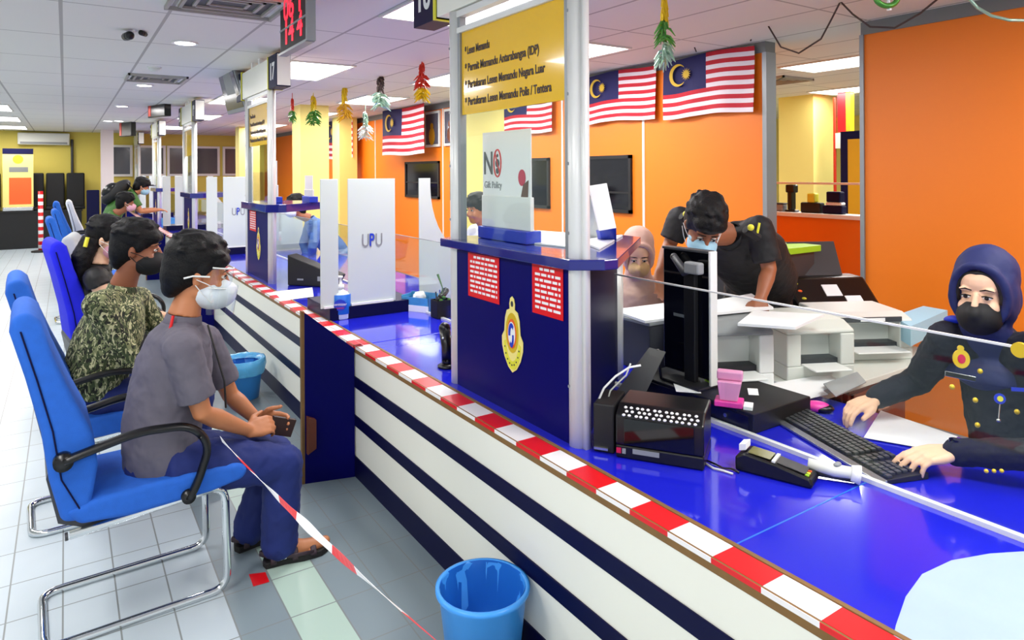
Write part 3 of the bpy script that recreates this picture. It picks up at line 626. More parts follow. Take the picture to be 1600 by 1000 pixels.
def sandal(root, an, to):
    d = V((to.x - an.x, to.y - an.y, 0)).normalized(); s = V((-d.y, d.x, 0)); h = V((an.x, an.y, 0)) - d * .06
    out = [(-.01, .0), (0, .035), (.08, .036), (.16, .05), (.225, .046), (.27, .015), (.272, -.015), (.24, -.042), (.16, -.048), (.08, -.034), (0, -.035)]
    so = build('sandal', MB().prism([h + d * x + s * y for x, y in out], (0, 0, .028)), M['dsole'], root, bevel=.004)
    for k, x in enumerate((.03, .12, .2)):
        w_ = (.045, .052, .052)[k]; z = (.085, .075, .055)[k]
        pts = [h + d * x + s * (w_ * math.cos(a)) + Z_ * (.02 + (z - .02) * math.sin(a)) for a in [math.pi * q / 10 for q in range(11)]]
        build('strap', MB().tube(pts, .013, seg=8, side=d, ratio=.25), M['sole'], so, smooth=True)
    build('heel_strap', MB().tube([h + d * .03 + s * .047 + Z_ * .05, h - d * .022 + Z_ * .06, h + d * .03 - s * .047 + Z_ * .05], .012, seg=8, side=Z_, ratio=.25), M['sole'], so, smooth=True)
    build('buckle', MB().box(-.012, .012, -.003, .003, -.008, .008, Matrix.Translation(h + d * .07 - s * .052 + Z_ * .045)), M['silver'], so)
    build('side_strap', MB().tube([h + d * .03 - s * .046 + Z_ * .05, h + d * .12 - s * .052 + Z_ * .04, h + d * .2 - s * .05 + Z_ * .035], .009, seg=8, side=Z_, ratio=.3), M['sole'], so, smooth=True)
    mb = MB(); 
    for k in range(5): mb.ell(h + d * (.245 - .012 * k) + s * (.03 - .016 * k) + Z_ * .036, (.02, .0095 if k else .013, .011), (d, s, Z_), 10, 8)
    build('toes', mb, M['skin'], so, remesh=.004, sm=1)
# ================================================================== CHAIRS
def make_chair(lab, grp='office visitor chairs'):
    t = thing('visitor_chair', lab, 'chair', (0, 0, 0), 0, grp)
    def bend(pts, r=.07, n=6):
        out = [V(pts[0])]
        for i in range(1, len(pts) - 1):
            p, a, b = V(pts[i]), V(pts[i - 1]), V(pts[i + 1]); da = (a - p).normalized() * min(r, (a - p).length / 2); db = (b - p).normalized() * min(r, (b - p).length / 2)
            for k in range(n + 1):
                u = k / n; out.append((p + da) * (1 - u) ** 2 + p * 2 * u * (1 - u) + (p + db) * u * u)
        return out + [V(pts[-1])]
    W = .2
    build('frame', MB().tube(bend([(-.2, -W, .40), (.335, -W, .44), (.345, -W, .0135), (-.28, -W, .0135), (-.28, W, .0135), (.345, W, .0135), (.335, W, .44), (-.2, W, .40)]), .0155, seg=12), M['chrome'], t, smooth=True)
    sp = [(-.22, .5), (-.17, .44), (.0, .425), (.28, .435), (.4, .455), (.425, .49), (.39, .525), (.2, .53), (-.1, .525)]
    mb = MB(); mb.prism([(x, -.235, z) for x, z in sp], (0, .47, 0)); build('seat', mb, M['bluefab'], t, bevel=.035, smooth=True, bseg=5)
    bp = [(-.12, .44), (-.225, .46), (-.262, .62), (-.285, .8), (-.33, 1.0), (-.375, 1.17), (-.365, 1.225), (-.32, 1.235), (-.285, 1.2), (-.245, 1.06), (-.185, .9), (-.125, .76), (-.11, .64), (-.13, .52)]
    mb = MB(); mb.prism([(x, -.225, z) for x, z in bp], (0, .45, 0)); build('backrest', mb, M['bluefab'], t, bevel=.035, smooth=True, bseg=5)
    build('lower_shell', MB().prism([(-.27, -.19, .62), (-.235, -.19, .45), (-.15, -.19, .41), (.2, -.19, .412), (.2, -.19, .425), (-.13, -.19, .43), (-.22, -.19, .5), (-.26, -.19, .66)], (0, .38, 0)), M['dgrey'], t)
    mb = MB()
    seam = [(-.372, -.228, 1.17), (-.325, -.2285, .99), (-.28, -.2285, .8), (-.255, -.2285, .62), (-.2, -.2285, .5)]
    for q in (-1, 1): mb = MB().tube([(x + .03, q * abs(y) , z) for x, y, z in seam], .003, seg=6); build('seam', mb, M['navyd'], t)
    for q in (-1, 1):
        y = q * .25
        arm = bend([(-.22, y, .69), (-.19, y, .7), (.02, y, .745), (.2, y, .73), (.27, y, .64), (.225, y, .5), (.19, y, .44)], .06)
        a = build('armrest', MB().tube(arm, [.021] * len(arm), seg=12, side=Y_, ratio=.75), M['black'], t, smooth=True)
        build('arm_joint', MB().tube([(-.22, q * .215, .69), (-.22, y + q * .012, .69)], .032, seg=16), M['black'], a, smooth=True)
        build('arm_joint', MB().tube([(.19, q * .2, .45), (.19, y + q * .01, .45)], .026, seg=16), M['black'], a, smooth=True)
    build('end_cap', MB().tube([(-.205, -W, .3995), (-.215, -W, .399)], .0145, seg=12), M['dgrey'], t)
    return t
chair0 = make_chair('large blue fabric chair with chrome cantilever frame under the man in the grey polo')
chair0.matrix_basis = Matrix.Translation((.2, 3.16, 0)) @ Matrix.Rotation(0.04, 4, 'Z')
def chair(loc, rz, lab, fab=None, zs=1):
    c = copy_tree(chair0, loc, rz, lab); c.matrix_basis = c.matrix_basis @ Matrix.Diagonal((1, 1, zs, 1))
    if fab: recolor(c, M['bluefab'], M[fab])
    return c
chair((.13, 4.12, 0), .05, 'blue fabric chair under the person in the camouflage shirt')
p = P(108, 357, 'z', 1.3); chair((p.x + .34, p.y, 0), -.1, 'grey chair behind the woman in the black vest', 'greyfab', 1.05)
p = P(82, 366, 'z', 1.3); chair((p.x + .33, p.y, 0), .12, 'deep bright blue chair standing in the aisle left of the grey chair', 'brightfab', 1.06)
p = P(76, 330, 'z', 1.235); chair((p.x + .34, p.y, 0), .05, 'light blue chair, third from the front in the aisle line')
p = P(84, 318, 'z', 1.235); chair((p.x + .34, p.y, 0), .05, 'light blue chair just behind the third one in the aisle line')
p = P(86, 306, 'z', 1.3); chair((p.x + .34, p.y, 0), .0, 'farthest light blue chair in the aisle line', None, 1.05)
p = P(106, 304, 'z', 1.3); chair((p.x + .34, p.y, 0), .0, 'white chair at the far end of the aisle line', 'whitefab', 1.05)
# ================================================================== PEOPLE
def J_seated(x, y, z=0, yaw=0, lean=.12, hdown=.1, sep=.1, reach=(.42, .66), armz=.70):
    """joints of a seated figure facing +X turned by yaw, seat height .48"""
    R = Matrix.Rotation(yaw, 4, 'Z'); O = V((x, y, z)); w = lambda a, b, c: O + R @ V((a, b, c))
    L = lean
    J = dict(pelvis=w(0, 0, .60), waist=w(-.01 + L * .4, 0, .78), chest=w(L * 1.0 + .02, 0, .98), neck=w(L * 1.5 + .03, 0, 1.17), head=w(L * 1.9 + .09, 0, 1.31),
             side=(R @ V((0, 1, 0))), fwd=R @ V((1, 0, -hdown)), up=Z_)
    for q, sg in (('n', -1), ('f', 1)):
        J['sh' + q] = w(L * 1.3 + .02, sg * .185, 1.1); J['el' + q] = w(L * 1.3 + .1, sg * .23, .84); J['wr' + q] = w(reach[0] - .02, sg * .12, armz)
        J['hp' + q] = w(.06, sg * sep, .57); J['kn' + q] = w(.5, sg * (sep + .02), .55); J['an' + q] = w(.46, sg * (sep + .02), .09); J['to' + q] = w(.62, sg * (sep + .05), .04)
        J['hand' + q] = dict(d=R @ V((1, -sg * .3, -.1)), n=R @ V((0, 0, -1)), t=R @ V((0, -sg, 0)), curl=(.4, .4, .3))
    return J
# ---- the man in the grey polo
YM = 3.15
J = dict(pelvis=P(248, 718, 'y', YM), waist=P(250, 650, 'y', YM), chest=P(270, 560, 'y', YM), neck=P(285, 488, 'y', YM), head=P(311, 426, 'y', YM), side=V((0, 1, 0)), fwd=V((1, -.12, -.2)), up=Z_,
         shn=P(282, 540, 'y', YM - .19), shf=P(318, 528, 'y', YM + .17), eln=P(312, 640, 'y', YM - .2), elf=P(356, 612, 'y', YM + .16), wrn=P(384, 668, 'y', YM - .06), wrf=P(398, 652, 'y', YM + .1),
         hpn=P(270, 720, 'y', YM - .1), hpf=P(285, 705, 'y', YM + .1), knn=P(438, 720, 'y', YM - .1), knf=P(425, 705, 'y', YM + .12), ann=P(430, 862, 'y', YM - .09), anf=P(384, 835, 'y', YM + .12))
J['ann'].z = .075; J['anf'].z = .075
J['ton'] = J['ann'] + V((.2, -.02, -.03)); J['tof'] = J['anf'] + V((.19, .03, -.03))
J['handn'] = dict(d=V((1, .25, .0)), n=V((.1, .5, -.8)), t=V((0, .7, .7)), curl=(.6, .7, .4), k=1.05)
J['handf'] = dict(d=V((1, -.3, -.15)), n=V((0, -.9, -.2)), t=V((0, -.1, 1)), curl=(.5, .7, .4), k=1.05)
man, mbody = figure('person', 'seated man in a grey polo shirt and blue jeans wearing goggles and a white mask', J, 'skin', 'shirt', 'jeans', sleeve=.95, vox=.007, wid=.98, deep=1.08, headk=1.08, shoe_kind='sandal')
face_bits(man, mbody, J['head'], J['fwd'], Z_, 1.08)
short_hair(man, J['head'] + V((-.012, 0, .012)), J['fwd'], Z_, 1.2, fringe=.03)
mk = mask(man, J['head'] + V((.0, 0, -.004)), J['fwd'], Z_, 1.16, 'maskw', 1.1)
f, s_, u_ = axes(J['fwd']); g = lambda a, b, e: J['head'] + (f * a + s_ * b + u_ * e) * 1.08
def vis(zs, rr, off=0): return [g(.02 + rr * math.cos(a), rr * .82 * math.sin(a), zs) for a in [math.radians(-82 + 164 * q / 16) for q in range(17)]]
gg = MB(); A_, B_ = vis(.045, .098), vis(-.03, .102); va, vb = gg.verts(A_), gg.verts(B_)
for i in range(16): gg.face([va[i], va[i + 1], vb[i + 1], vb[i]])
go = build('goggles', gg, M['visor'], man, smooth=True)
build('goggle_frame', MB().tube(vis(.047, .098), .0035, seg=6).tube(vis(-.032, .102), .003, seg=6), M['white'], go, smooth=True); build('goggle_arm', MB().tube([g(.03, -.09, .012), g(-.03, -.092, .008), g(-.06, -.088, -.005)], .004, seg=6), M['white'], go)
fs = MB(); A_, B_ = vis(-.02, .128), vis(-.13, .132); va, vb = fs.verts(A_), fs.verts(B_)
for i in range(16): fs.face([va[i], va[i + 1], vb[i + 1], vb[i]])
build('visor', fs, M['visor'], go, smooth=True)
q = J['neck'] + V((-.05, -.075, .0)); build('collar_tag', MB().tube([q + V((0, 0, .02)), q + V((-.012, -.01, -.03))], .006, seg=8), M['red'], man)
q = J['neck'] + V((.085, -.05, -.04)); build('lanyard', MB().tube([q, P(347, 590, 'y', 3.0), P(349, 632, 'y', 3.02)], .004, seg=6), M['blackm'], man)
ph = P(436, 662, 'y', YM + .02); t = thing('wallet', 'dark brown wallet held in the hands of the man in the grey polo', 'wallet', ph)
build('cover', MB().box(-.055, .055, -.012, -.002, -.04, .04, Matrix.Translation(ph) @ Matrix.Rotation(.35, 4, 'Y')), M['leather'], t, bevel=.003)
build('cover', MB().box(-.055, .055, .002, .012, -.04, .04, Matrix.Translation(ph) @ Matrix.Rotation(.35, 4, 'Y') @ Matrix.Rotation(.12, 4, 'X')), M['leather'], t, bevel=.003)
# ---- camouflage
J = J_seated(.1, 4.12, lean=.16); J['head'] = P(214, 385, 'y', 4.08); J['neck'] = P(190, 440, 'y', 4.12); J['chest'] = P(175, 500, 'y', 4.12); J['fwd'] = V((1, -.25, -.12))
J['shn'] = P(150, 470, 'y', 3.93); J['shf'] = P(215, 462, 'y', 4.3); J['eln'] = P(205, 560, 'y', 3.92); J['wrn'] = P(262, 560, 'y', 4.05); J['elf'] = J['shf'] + V((.12, .03, -.24))
r_, b_ = figure('person', 'seated person in a green camouflage shirt and black mask', J, 'skinm', 'camo', 'jeans', sleeve=1.2, wid=1.2, deep=1.12, headk=1.08)
face_bits(r_, b_, J['head'], J['fwd'], Z_, 1.08); short_hair(r_, J['head'], J['fwd'], Z_, 1.14, fringe=.02); mask(r_, J['head'], J['fwd'], Z_, 1.12, 'maskk')
# ---- black vest
J = J_seated(.22, 5.25, lean=.12); J['head'] = P(166, 368, 'y', 5.2); J['neck'] = J['head'] + V((-.05, 0, -.16)); J['chest'] = J['neck'] + V((-.03, 0, -.2)); J['fwd'] = V((1, -.3, -.2))
for q, sg in (('n', -1), ('f', 1)): J['sh' + q] = J['neck'] + V((-.02, sg * .16, -.07)); J['el' + q] = J['sh' + q] + V((.1, sg * .05, -.25))
r_, b_ = figure('person', 'seated woman with long black hair, black vest and pink-white mask', J, 'skinl', 'blackm', 'uniform', sleeve=.25, wid=.88)
face_bits(r_, b_, J['head'], J['fwd']); short_hair(r_, J['head'], J['fwd'], Z_, 1.1, fringe=.03); mask(r_, J['head'], J['fwd'], Z_, 1.08, 'pink')
hb = MB().tube([J['head'] + V((-.08, -.02, .02)), J['head'] + V((-.14, -.04, -.1)), J['head'] + V((-.16, -.05, -.28))], [.06, .065, .03], seg=14); build('ponytail', hb, M['hair'], r_, remesh=.01, disp=(.012, .02))
build('hair_clip', MB().tube([J['head'] + V((-.11, -.09, .03)), J['head'] + V((-.125, -.1, -.03))], .012, seg=8), M['goldp'], r_)
# ---- leaning customer with rucksack far down the hall
bx, by = P(178, 290, 'z', 1.2).x, 0
q = P(170, 320, 'd', 11.0); J = dict(pelvis=V((q.x, q.y, .95)), side=Y_, fwd=V((1, -.1, -.35)), up=V((.3, 0, 1)))
J['waist'] = J['pelvis'] + V((.08, 0, .18)); J['chest'] = J['pelvis'] + V((.24, 0, .36)); J['neck'] = J['pelvis'] + V((.36, 0, .47)); J['head'] = J['pelvis'] + V((.47, 0, .55))
for k, sg in (('n', -1), ('f', 1)):
    J['sh' + k] = J['chest'] + V((.08, sg * .19, .04)); J['el' + k] = J['sh' + k] + V((.12, sg * .04, -.25)); J['wr' + k] = J['el' + k] + V((.24, 0, .02))
    J['hp' + k] = J['pelvis'] + V((0, sg * .09, -.05)); J['kn' + k] = V((q.x - .02, q.y + sg * .1, .5)); J['an' + k] = V((q.x - .08, q.y + sg * .1, .08)); J['to' + k] = V((q.x + .08, q.y + sg * .12, .03)); J['hand' + k] = dict(d=V((1, 0, 0)), n=V((0, 0, -1)), t=V((0, -sg, 0)))
r_, b_ = figure('person', 'standing customer in a grey-green shirt leaning on the far counter under a black rucksack', J, 'skin', 'green', 'jeans', sleeve=.8, vox=.012)
short_hair(r_, J['head'], J['fwd'], J['up'], 1.15); build('cap_peak', MB().ell(J['head'] + V((.14, 0, .03)), (.08, .07, .015)), M['black'], r_, smooth=True); mask(r_, J['head'], J['fwd'], J['up'], 1, 'maskb')
bk = J['chest'] + V((-.14, 0, .12)); t = thing('rucksack', 'black rucksack on the back of the leaning customer', 'bag', bk)
d_ = V((.62, 0, .6)).normalized(); build('bag_body', MB().ell(bk, (.27, .17, .12), (d_, Y_, d_.cross(Y_))), M['blackm'], t, remesh=.012)
build('pocket', MB().ell(bk + V((-.08, 0, .03)), (.15, .13, .1), (d_, Y_, d_.cross(Y_))), M['black'], t, smooth=True)
for sg in (-1, 1): build('strap', MB().tube([bk + V((.16, sg * .11, .14)), J['chest'] + V((.15, sg * .14, .08)), J['chest'] + V((.12, sg * .15, -.1))], .02, seg=8, side=Y_, ratio=.3), M['black'], t)
# ---- seated customer in olive farther down
p = P(148, 330, 'd', 9.3); J = J_seated(p.x - .1, p.y, lean=.2)
r_, b_ = figure('person', 'seated customer in an olive top below the leaning customer', J, 'skinm', 'green', 'jeans', sleeve=1.2, vox=.014); short_hair(r_, J['head'], J['fwd'], Z_, 1.1); mask(r_, J['head'], J['fwd'], Z_, 1, 'pink')
# ---- staff: hijab helper
def hijab(root, c, fwd, neck, m, k=1.0, up=Z_, spread=1.0, drape=.04):
    f, s, u = axes(fwd, up); g = lambda a, b, e: V(c) + (f * a + s * b + u * e) * k; A = (f, s, u); R = lambda *r: tuple(x * k for x in r)
    mb = MB(); mb.ell(g(-.04, 0, .06), R(.105, .096, .105), A, 28, 16); mb.ell(g(-.05, 0, -.02), R(.088, .096, .11), A, 24, 14)
    ring = [g(.052 + (.02 if math.cos(a) > 0 else .02) * (1 - abs(math.sin(a))), .078 * math.sin(a), .006 + .108 * math.cos(a)) for a in [2 * math.pi * q / 28 for q in range(28)]]
    mb.tube(ring, .014 * k, seg=10, closed=True)
    for q in (-1, 1): mb.ell(g(.0, q * .07, .0), R(.055, .03, .095), A)
    mb.ell(g(.03, 0, -.115), R(.055, .065, .035), A)
    n = V(neck); mb.tube([g(0, 0, -.09), g(.0, 0, -.14), n + V((0, 0, -.04)), n + V((0, 0, -.1)), n + V((0, 0, -.1 - drape))], [.075 * k, .082 * k, .11 * spread, .15 * spread, (.2 if drape > .1 else .16) * spread], seg=24, side=s, ratio=[.95, .9, .85, .85, .85])
    mb.ell(n + f * .03 + V((0, 0, -.1)), (.1 * spread, .13 * spread, .08), (f, s, Z_))
    return build('headscarf', mb, M[m], root, remesh=.007, sm=14, disp=(.007, .05))
# ---- woman in the navy headscarf
hd = P(1535, 468, 'd', 2.42); fw = V((-.93, -.12, -.1)); sd = Z_.cross(fw.normalized()).normalized()
J = dict(head=hd, fwd=fw, up=Z_, side=V((.25, -1, 0)).normalized())
J['neck'] = hd + V((.07, -.0, -.17)); J['chest'] = P(1590, 600, 'd', 2.42); J['waist'] = J['chest'] + V((.03, -.01, -.24)); J['pelvis'] = J['chest'] + V((.08, -.02, -.46))
J['shn'] = P(1478, 538, 'd', 2.5); J['eln'] = P(1432, 600, 'd', 2.66); J['wrn'] = P(1362, 630, 'z', .83)
J['shf'] = P(1672, 560, 'd', 2.16); J['elf'] = P(1640, 720, 'd', 2.06); J['wrf'] = P(1480, 714, 'z', .805)
dn = (P(1300, 660, 'z', .79) - P(1362, 630, 'z', .82)).normalized()
J['handn'] = dict(d=V((-.80, .3, -.2)), n=V((-.2, .1, -1)), t=V((-.3, -1, .1)), curl=(.42, .5, .25), k=1.05, thumb=(.8, .6, .35), lift=[.8, 1.0, 1.15, 1.3])
J['handf'] = dict(d=V((-.8, .42, -.08)), n=V((-.1, 0, -1)), t=V((.4, 1, .1)), curl=(.3, .45, .25), k=1.08, thumb=(.9, .45, .3), lift=[.7, .9, 1.2, 1.4])
wom, wb = figure('person', 'woman in a navy headscarf, black mask and dark uniform typing at the keyboard', J, 'skinl', 'navycloth', sleeve=1.3, vox=.0045, wid=1.0, deep=1.0, headk=1.02, fold=.012)
face_bits(wom, wb, hd, fw, Z_, 1.02, look=(0, 0)); hijab(wom, hd, fw, J['neck'], 'hijabn', 1.06, spread=1.0)
mask(wom, hd + V((0, 0, -.004)), fw, Z_, 1.08, 'maskk', .92, top=-.004, straps=False)
f, s_, u_ = axes(fw); g = lambda a, b, e: hd + (f * a + s_ * b + u_ * e) * 1.04
build('inner_scarf', MB().tube([g(.07 - .02 * abs(math.sin(a)), .066 * math.sin(a), .0 + .09 * math.cos(a)) for a in [math.radians(-100 + 200 * q / 18) for q in range(19)]], .009, seg=8), M['blackm'], wom, smooth=True)
# badges on the chest, facing the camera side
cn = (V((0, 0, 1.35)) - J['chest']).normalized(); cn = V((-.72, -.69, .12)).normalized(); cr = V((-cn.y, cn.x, 0)).normalized() * 1; cr = Z_.cross(cn).normalized(); cu = cn.cross(cr)
def badge_at(u, v, d): return P(u, v, 'd', d)
q = P(1498, 568, 'd', 2.30); b = build('gold_badge', MB().disc(q, .026, cr, cu, cn * .006, 20, 1.2).disc(q + cu * .035, .01, cr, cu, cn * .006, 12), M['gold'], wom); build('badge_centre', MB().disc(q + cn * .006, .012, cr, cu, cn * .002, 14, 1.3), M['rose'], b)
q = P(1497, 590, 'd', 2.29); b = build('name_tag', MB().prism([q + cr * -.045 + cu * .002, q + cr * .045 - cu * .012, q + cr * .043 - cu * .026, q - cr * .047 - cu * .012], cn * .003), M['black'], wom)
build('name_tag_border', MB().tube([q + cr * -.045 + cu * .002, q + cr * .045 - cu * .012, q + cr * .043 - cu * .026, q - cr * .047 - cu * .012, q + cr * -.045 + cu * .002], .0015, seg=6), M['silver'], b)
for (u, v) in ((1528, 588), (1484, 612), (1520, 633), (1523, 672), (1585, 652)): build('gold_button', MB().ell(P(u, v, 'd', 2.26), (.008, .008, .009)), M['gold'], wom, smooth=True)
q = P(1558, 631, 'd', 2.22); b = build('round_badge', MB().disc(q, .017, cr, cu, cn * .003), M['royal'], wom); build('badge_centre', MB().disc(q + cn * .003, .009, cr, cu, cn * .002, 12), M['goldp'], b)
build('badge_cord', MB().tube([q - cu * .017, P(1556, 662, 'd', 2.2)], .002, seg=6).ell(P(1556, 665, 'd', 2.2), (.006, .006, .006)), M['silver'], wom)
q = P(1587, 617, 'd', 2.22); build('ribbon_bar', MB().prism([q - cr * .02 - cu * .006, q + cr * .02 - cu * .006, q + cr * .02 + cu * .006, q - cr * .02 + cu * .006], cn * .003), M['royal'], wom)
q = J['shn'] + V((.035, -.01, .07)); ep = build('epaulette', MB().ell(q, (.06, .035, .018), (V((.8, .6, -.2)).normalized(), V((-.6, .8, 0)), Z_)), M['royal'], wom, smooth=True); build('epaulette_bar', MB().tube([q + V((.03, -.01, .012)), q + V((.055, .0, .012))], .016, seg=8), M['goldp'], ep)
wv = J['wrn']; dd = (J['eln'] - wv).normalized(); a1 = dd.orthogonal().normalized(); a2 = dd.cross(a1)
build('gold_bangle', MB().tube([wv + dd * .012 + a1 * (.033 * math.cos(a)) + a2 * (.033 * math.sin(a)) for a in [2 * math.pi * q / 24 for q in range(24)]], .005, seg=8, closed=True), M['gold'], wom, smooth=True)
wv = J['wrf']; dd = (J['elf'] - wv).normalized(); a1 = dd.orthogonal().normalized(); a2 = dd.cross(a1)
wt = build('watch_strap', MB().tube([wv + dd * .014 + a1 * (.033 * math.cos(a)) + a2 * (.033 * math.sin(a)) for a in [2 * math.pi * q / 24 for q in range(24)]], .012, seg=8, closed=True, side=dd, ratio=.3), M['black'], wom, smooth=True)
build('watch_face', MB().tube([wv + dd * .014 + Z_ * .03, wv + dd * .014 + Z_ * .042], .018, seg=20), M['screen'], wt)
for k in range(3): build('cuff_button', MB().ell(P(1536 + 12 * k, 744, 'd', 2.0), (.006, .006, .006)), M['gold'], wom, smooth=True)
# ---- officer bending
hd = P(1098, 358, 'd', 3.3); fw = V((-.5, -.65, -.75)); up = V((-.25, -.55, .8))
J = dict(head=hd, fwd=fw, up=up, side=V((.75, -.6, 0)).normalized())
J['neck'] = P(1135, 368, 'd', 3.5); J['chest'] = P(1165, 400, 'd', 3.68); J['waist'] = P(1190, 440, 'd', 3.95); J['pelvis'] = V((J['waist'].x + .08, J['waist'].y + .1, .98))
J['shf'] = P(1186, 362, 'd', 3.45); J['elf'] = P(1200, 425, 'd', 3.42); J['wrf'] = P(1186, 472, 'd', 3.3)
J['shn'] = P(1062, 345, 'd', 3.75); J['eln'] = P(1045, 385, 'd', 3.75); J['wrn'] = P(1030, 425, 'd', 3.6)
J['handf'] = dict(d=V((-.4, -.3, -.5)), n=V((-.3, -.4, -1)), t=V((-1, .4, 0))); J['handn'] = dict(d=V((-.3, -.4, -.6)), n=V((0, -.3, -1)), t=V((1, -.3, 0)))
for k, sg in (('n', -1), ('f', 1)):
    o_ = J['side'] * (.1 * sg); J['hp' + k] = J['pelvis'] + o_ + V((0, 0, -.06)); J['kn' + k] = J['pelvis'] + o_ + V((-.02, -.04, -.48)); J['an' + k] = J['pelvis'] + o_ + V((.04, .02, -.89)); J['to' + k] = J['an' + k] + V((-.1, -.14, -.04))
off, ob = figure('person', 'officer in a black uniform and pale blue mask bending over the desk', J, 'skinm', 'uniform', 'uniform', 'black', sleeve=1.0, vox=.008, wid=1.12, deep=1.15, headk=1.05)
face_bits(off, ob, hd, fw, up, 1.05, look=(0, -.002)); short_hair(off, hd, fw, up, 1.14, fringe=.01); mask(off, hd, fw, up, 1.1, 'maskb')
for (u, v, d) in ((1164, 362, 3.28), (1064, 340, 3.5)):
    q = P(u, v, 'd', d); e = build('epaulette', MB().tube([q, q + V((.07, -.02, -.045))], .022, seg=8), M['uniform'], off); build('gold_bars', MB().tube([q + V((.05, -.03, -.02)), q + V((.06, -.035, .03))], .006, seg=6).ell(q + V((0, -.03, .01)), (.016, .016, .016)), M['goldp'], e)
# ---- colleague in a beige pink headscarf
hd = P(996, 400, 'd', 4.15); fw = V((-.6, -.7, -.45)); J = J_seated(hd.x, hd.y, 0, math.atan2(-.7, -.6), lean=.05)
dz = hd - J['head']
for k_ in list(J):
    if isinstance(J[k_], Vector) and k_ not in ('side', 'fwd', 'up') and not k_[:2] in ('an', 'to'): J[k_] = J[k_] + dz
J['fwd'] = fw
r_, b_ = figure('person', 'staff woman in a beige pink headscarf and beige mask looking down', J, 'skinl', 'hijabp', 'uniform', sleeve=1.2, wid=.9)
face_bits(r_, b_, hd, fw, Z_, 1); hijab(r_, hd, fw, J['neck'], 'hijabp', 1.02, drape=.26); mask(r_, hd, fw, Z_, 1.04, 'masky', .9, straps=False)
# ---- staff person in pale denim behind the second pod
hd = P(462, 330, 'd', 8.1); J = J_seated(hd.x + .56, hd.y - .03, 0, math.pi * .98, lean=.25); dz = V((0, 0, -.02))
r_, b_ = figure('person', 'staff person in a pale denim shirt bent over behind the second pod', J, 'skinm', 'denim', 'uniform', sleeve=1.2, vox=.011); short_hair(r_, J['head'], J['fwd'], Z_, 1.1); mask(r_, J['head'], J['fwd'], Z_, 1, 'maskw')
# ---- grey haired man seen through the pod glass
hd = P(745, 328, 'd', 6.0); J = J_seated(hd.x + .1, hd.y, 0, math.pi * 1.05, lean=.08)
dz = hd - J['head']; 
for k_ in list(J):
    if isinstance(J[k_], Vector) and k_ not in ('side', 'fwd', 'up') and not k_[:2] in ('an', 'to'): J[k_] = J[k_] + dz
r_, b_ = figure('person', 'staff man in a pale shirt seen through the glass behind the gift notice', J, 'skin', 'paper', 'uniform', sleeve=1.2, vox=.011); short_hair(r_, J['head'], J['fwd'], Z_, 1.08); face_bits(r_, b_, J['head'], J['fwd'])
# ================================================================== OBJECTS ON THE NEAREST STATION
def T(loc, rz=0): return Matrix.Translation(V(loc)) @ Matrix.Rotation(rz, 4, 'Z')
def obox(x0, x1, y0, y1, z0, z1, Mx): return MB().box(x0, x1, y0, y1, z0, z1, Mx)
def ang(a, b): return math.atan2(b[1] - a[1], b[0] - a[0])
Z0 = HC + .0008
# receipt printer on the customer side
a, b = P(957, 716, 'z', Z0), P(1095, 740, 'z', Z0); r = ang(a, b); Mx = T(a, r); L = (b - a).length
t = thing('receipt_printer', 'black boxy receipt printer with a row of white dots, next to the near post', 'printer', (a + b) / 2)
build('body', MB().box(0, L, 0, .2, .0, .045, Mx).prism([Mx @ V(q) for q in ((0.0, 0, .045), (0.0, .2, .045), (0.0, .2, .175), (0.0, .05, .175), (0, .0, .145))], (Mx.to_3x3() @ V((L, 0, 0)))), M['black'], t, bevel=.006)
build('front_cover', MB().box(.03, L - .03, -.004, .004, .05, .14, Mx), M['screen'], t, bevel=.002)
build('label', MB().box(.06, .15, -.003, .002, .022, .038, Mx), M['grey'], t)
build('red_button', MB().box(.004, .02, -.004, .002, .018, .035, Mx), M['rose'], t); build('power_button', MB().box(.024, .036, -.004, .002, .018, .035, Mx), M['grey'], t)
mb = MB(); rnd = random.Random(4)
for k in range(13):
    for j in range(3):
        q = Mx @ V((.03 + k * (L - .06) / 12 + rnd.uniform(-.003, .003) + (.008 if j == 1 else 0), .010 + .013 * j - .006, .148 + .009 * j)); mb.ell(q, (.0062, .0062, .0045), None, 8, 6)
o = build('dot_pattern', mb, M['redw'], t, smooth=True)
build('side_unit', MB().box(-.085, -.01, .02, .19, 0, .17, Mx), M['blackm'], t, bevel=.006); build('silver_tab', MB().box(-.08, -.03, .01, .02, .012, .02, Mx), M['silver'], t)
# white cable ties above it
q = P(945, 598, 'd', 2.5); t = thing('cable_tie', 'loose white cable ties curling above the receipt printer', 'cable tie', q)
build('strap', MB().tube([P(u, v, 'd', 2.42) for u, v in ((930, 645), (932, 625), (940, 608), (958, 590), (980, 576), (998, 573))], .004, seg=8), M['white'], t, smooth=True)
build('strap', MB().tube([P(u, v, 'd', 2.44) for u, v in ((982, 570), (975, 588), (962, 600), (950, 612), (944, 632))], .003, seg=8), M['offwhite'], t, smooth=True)
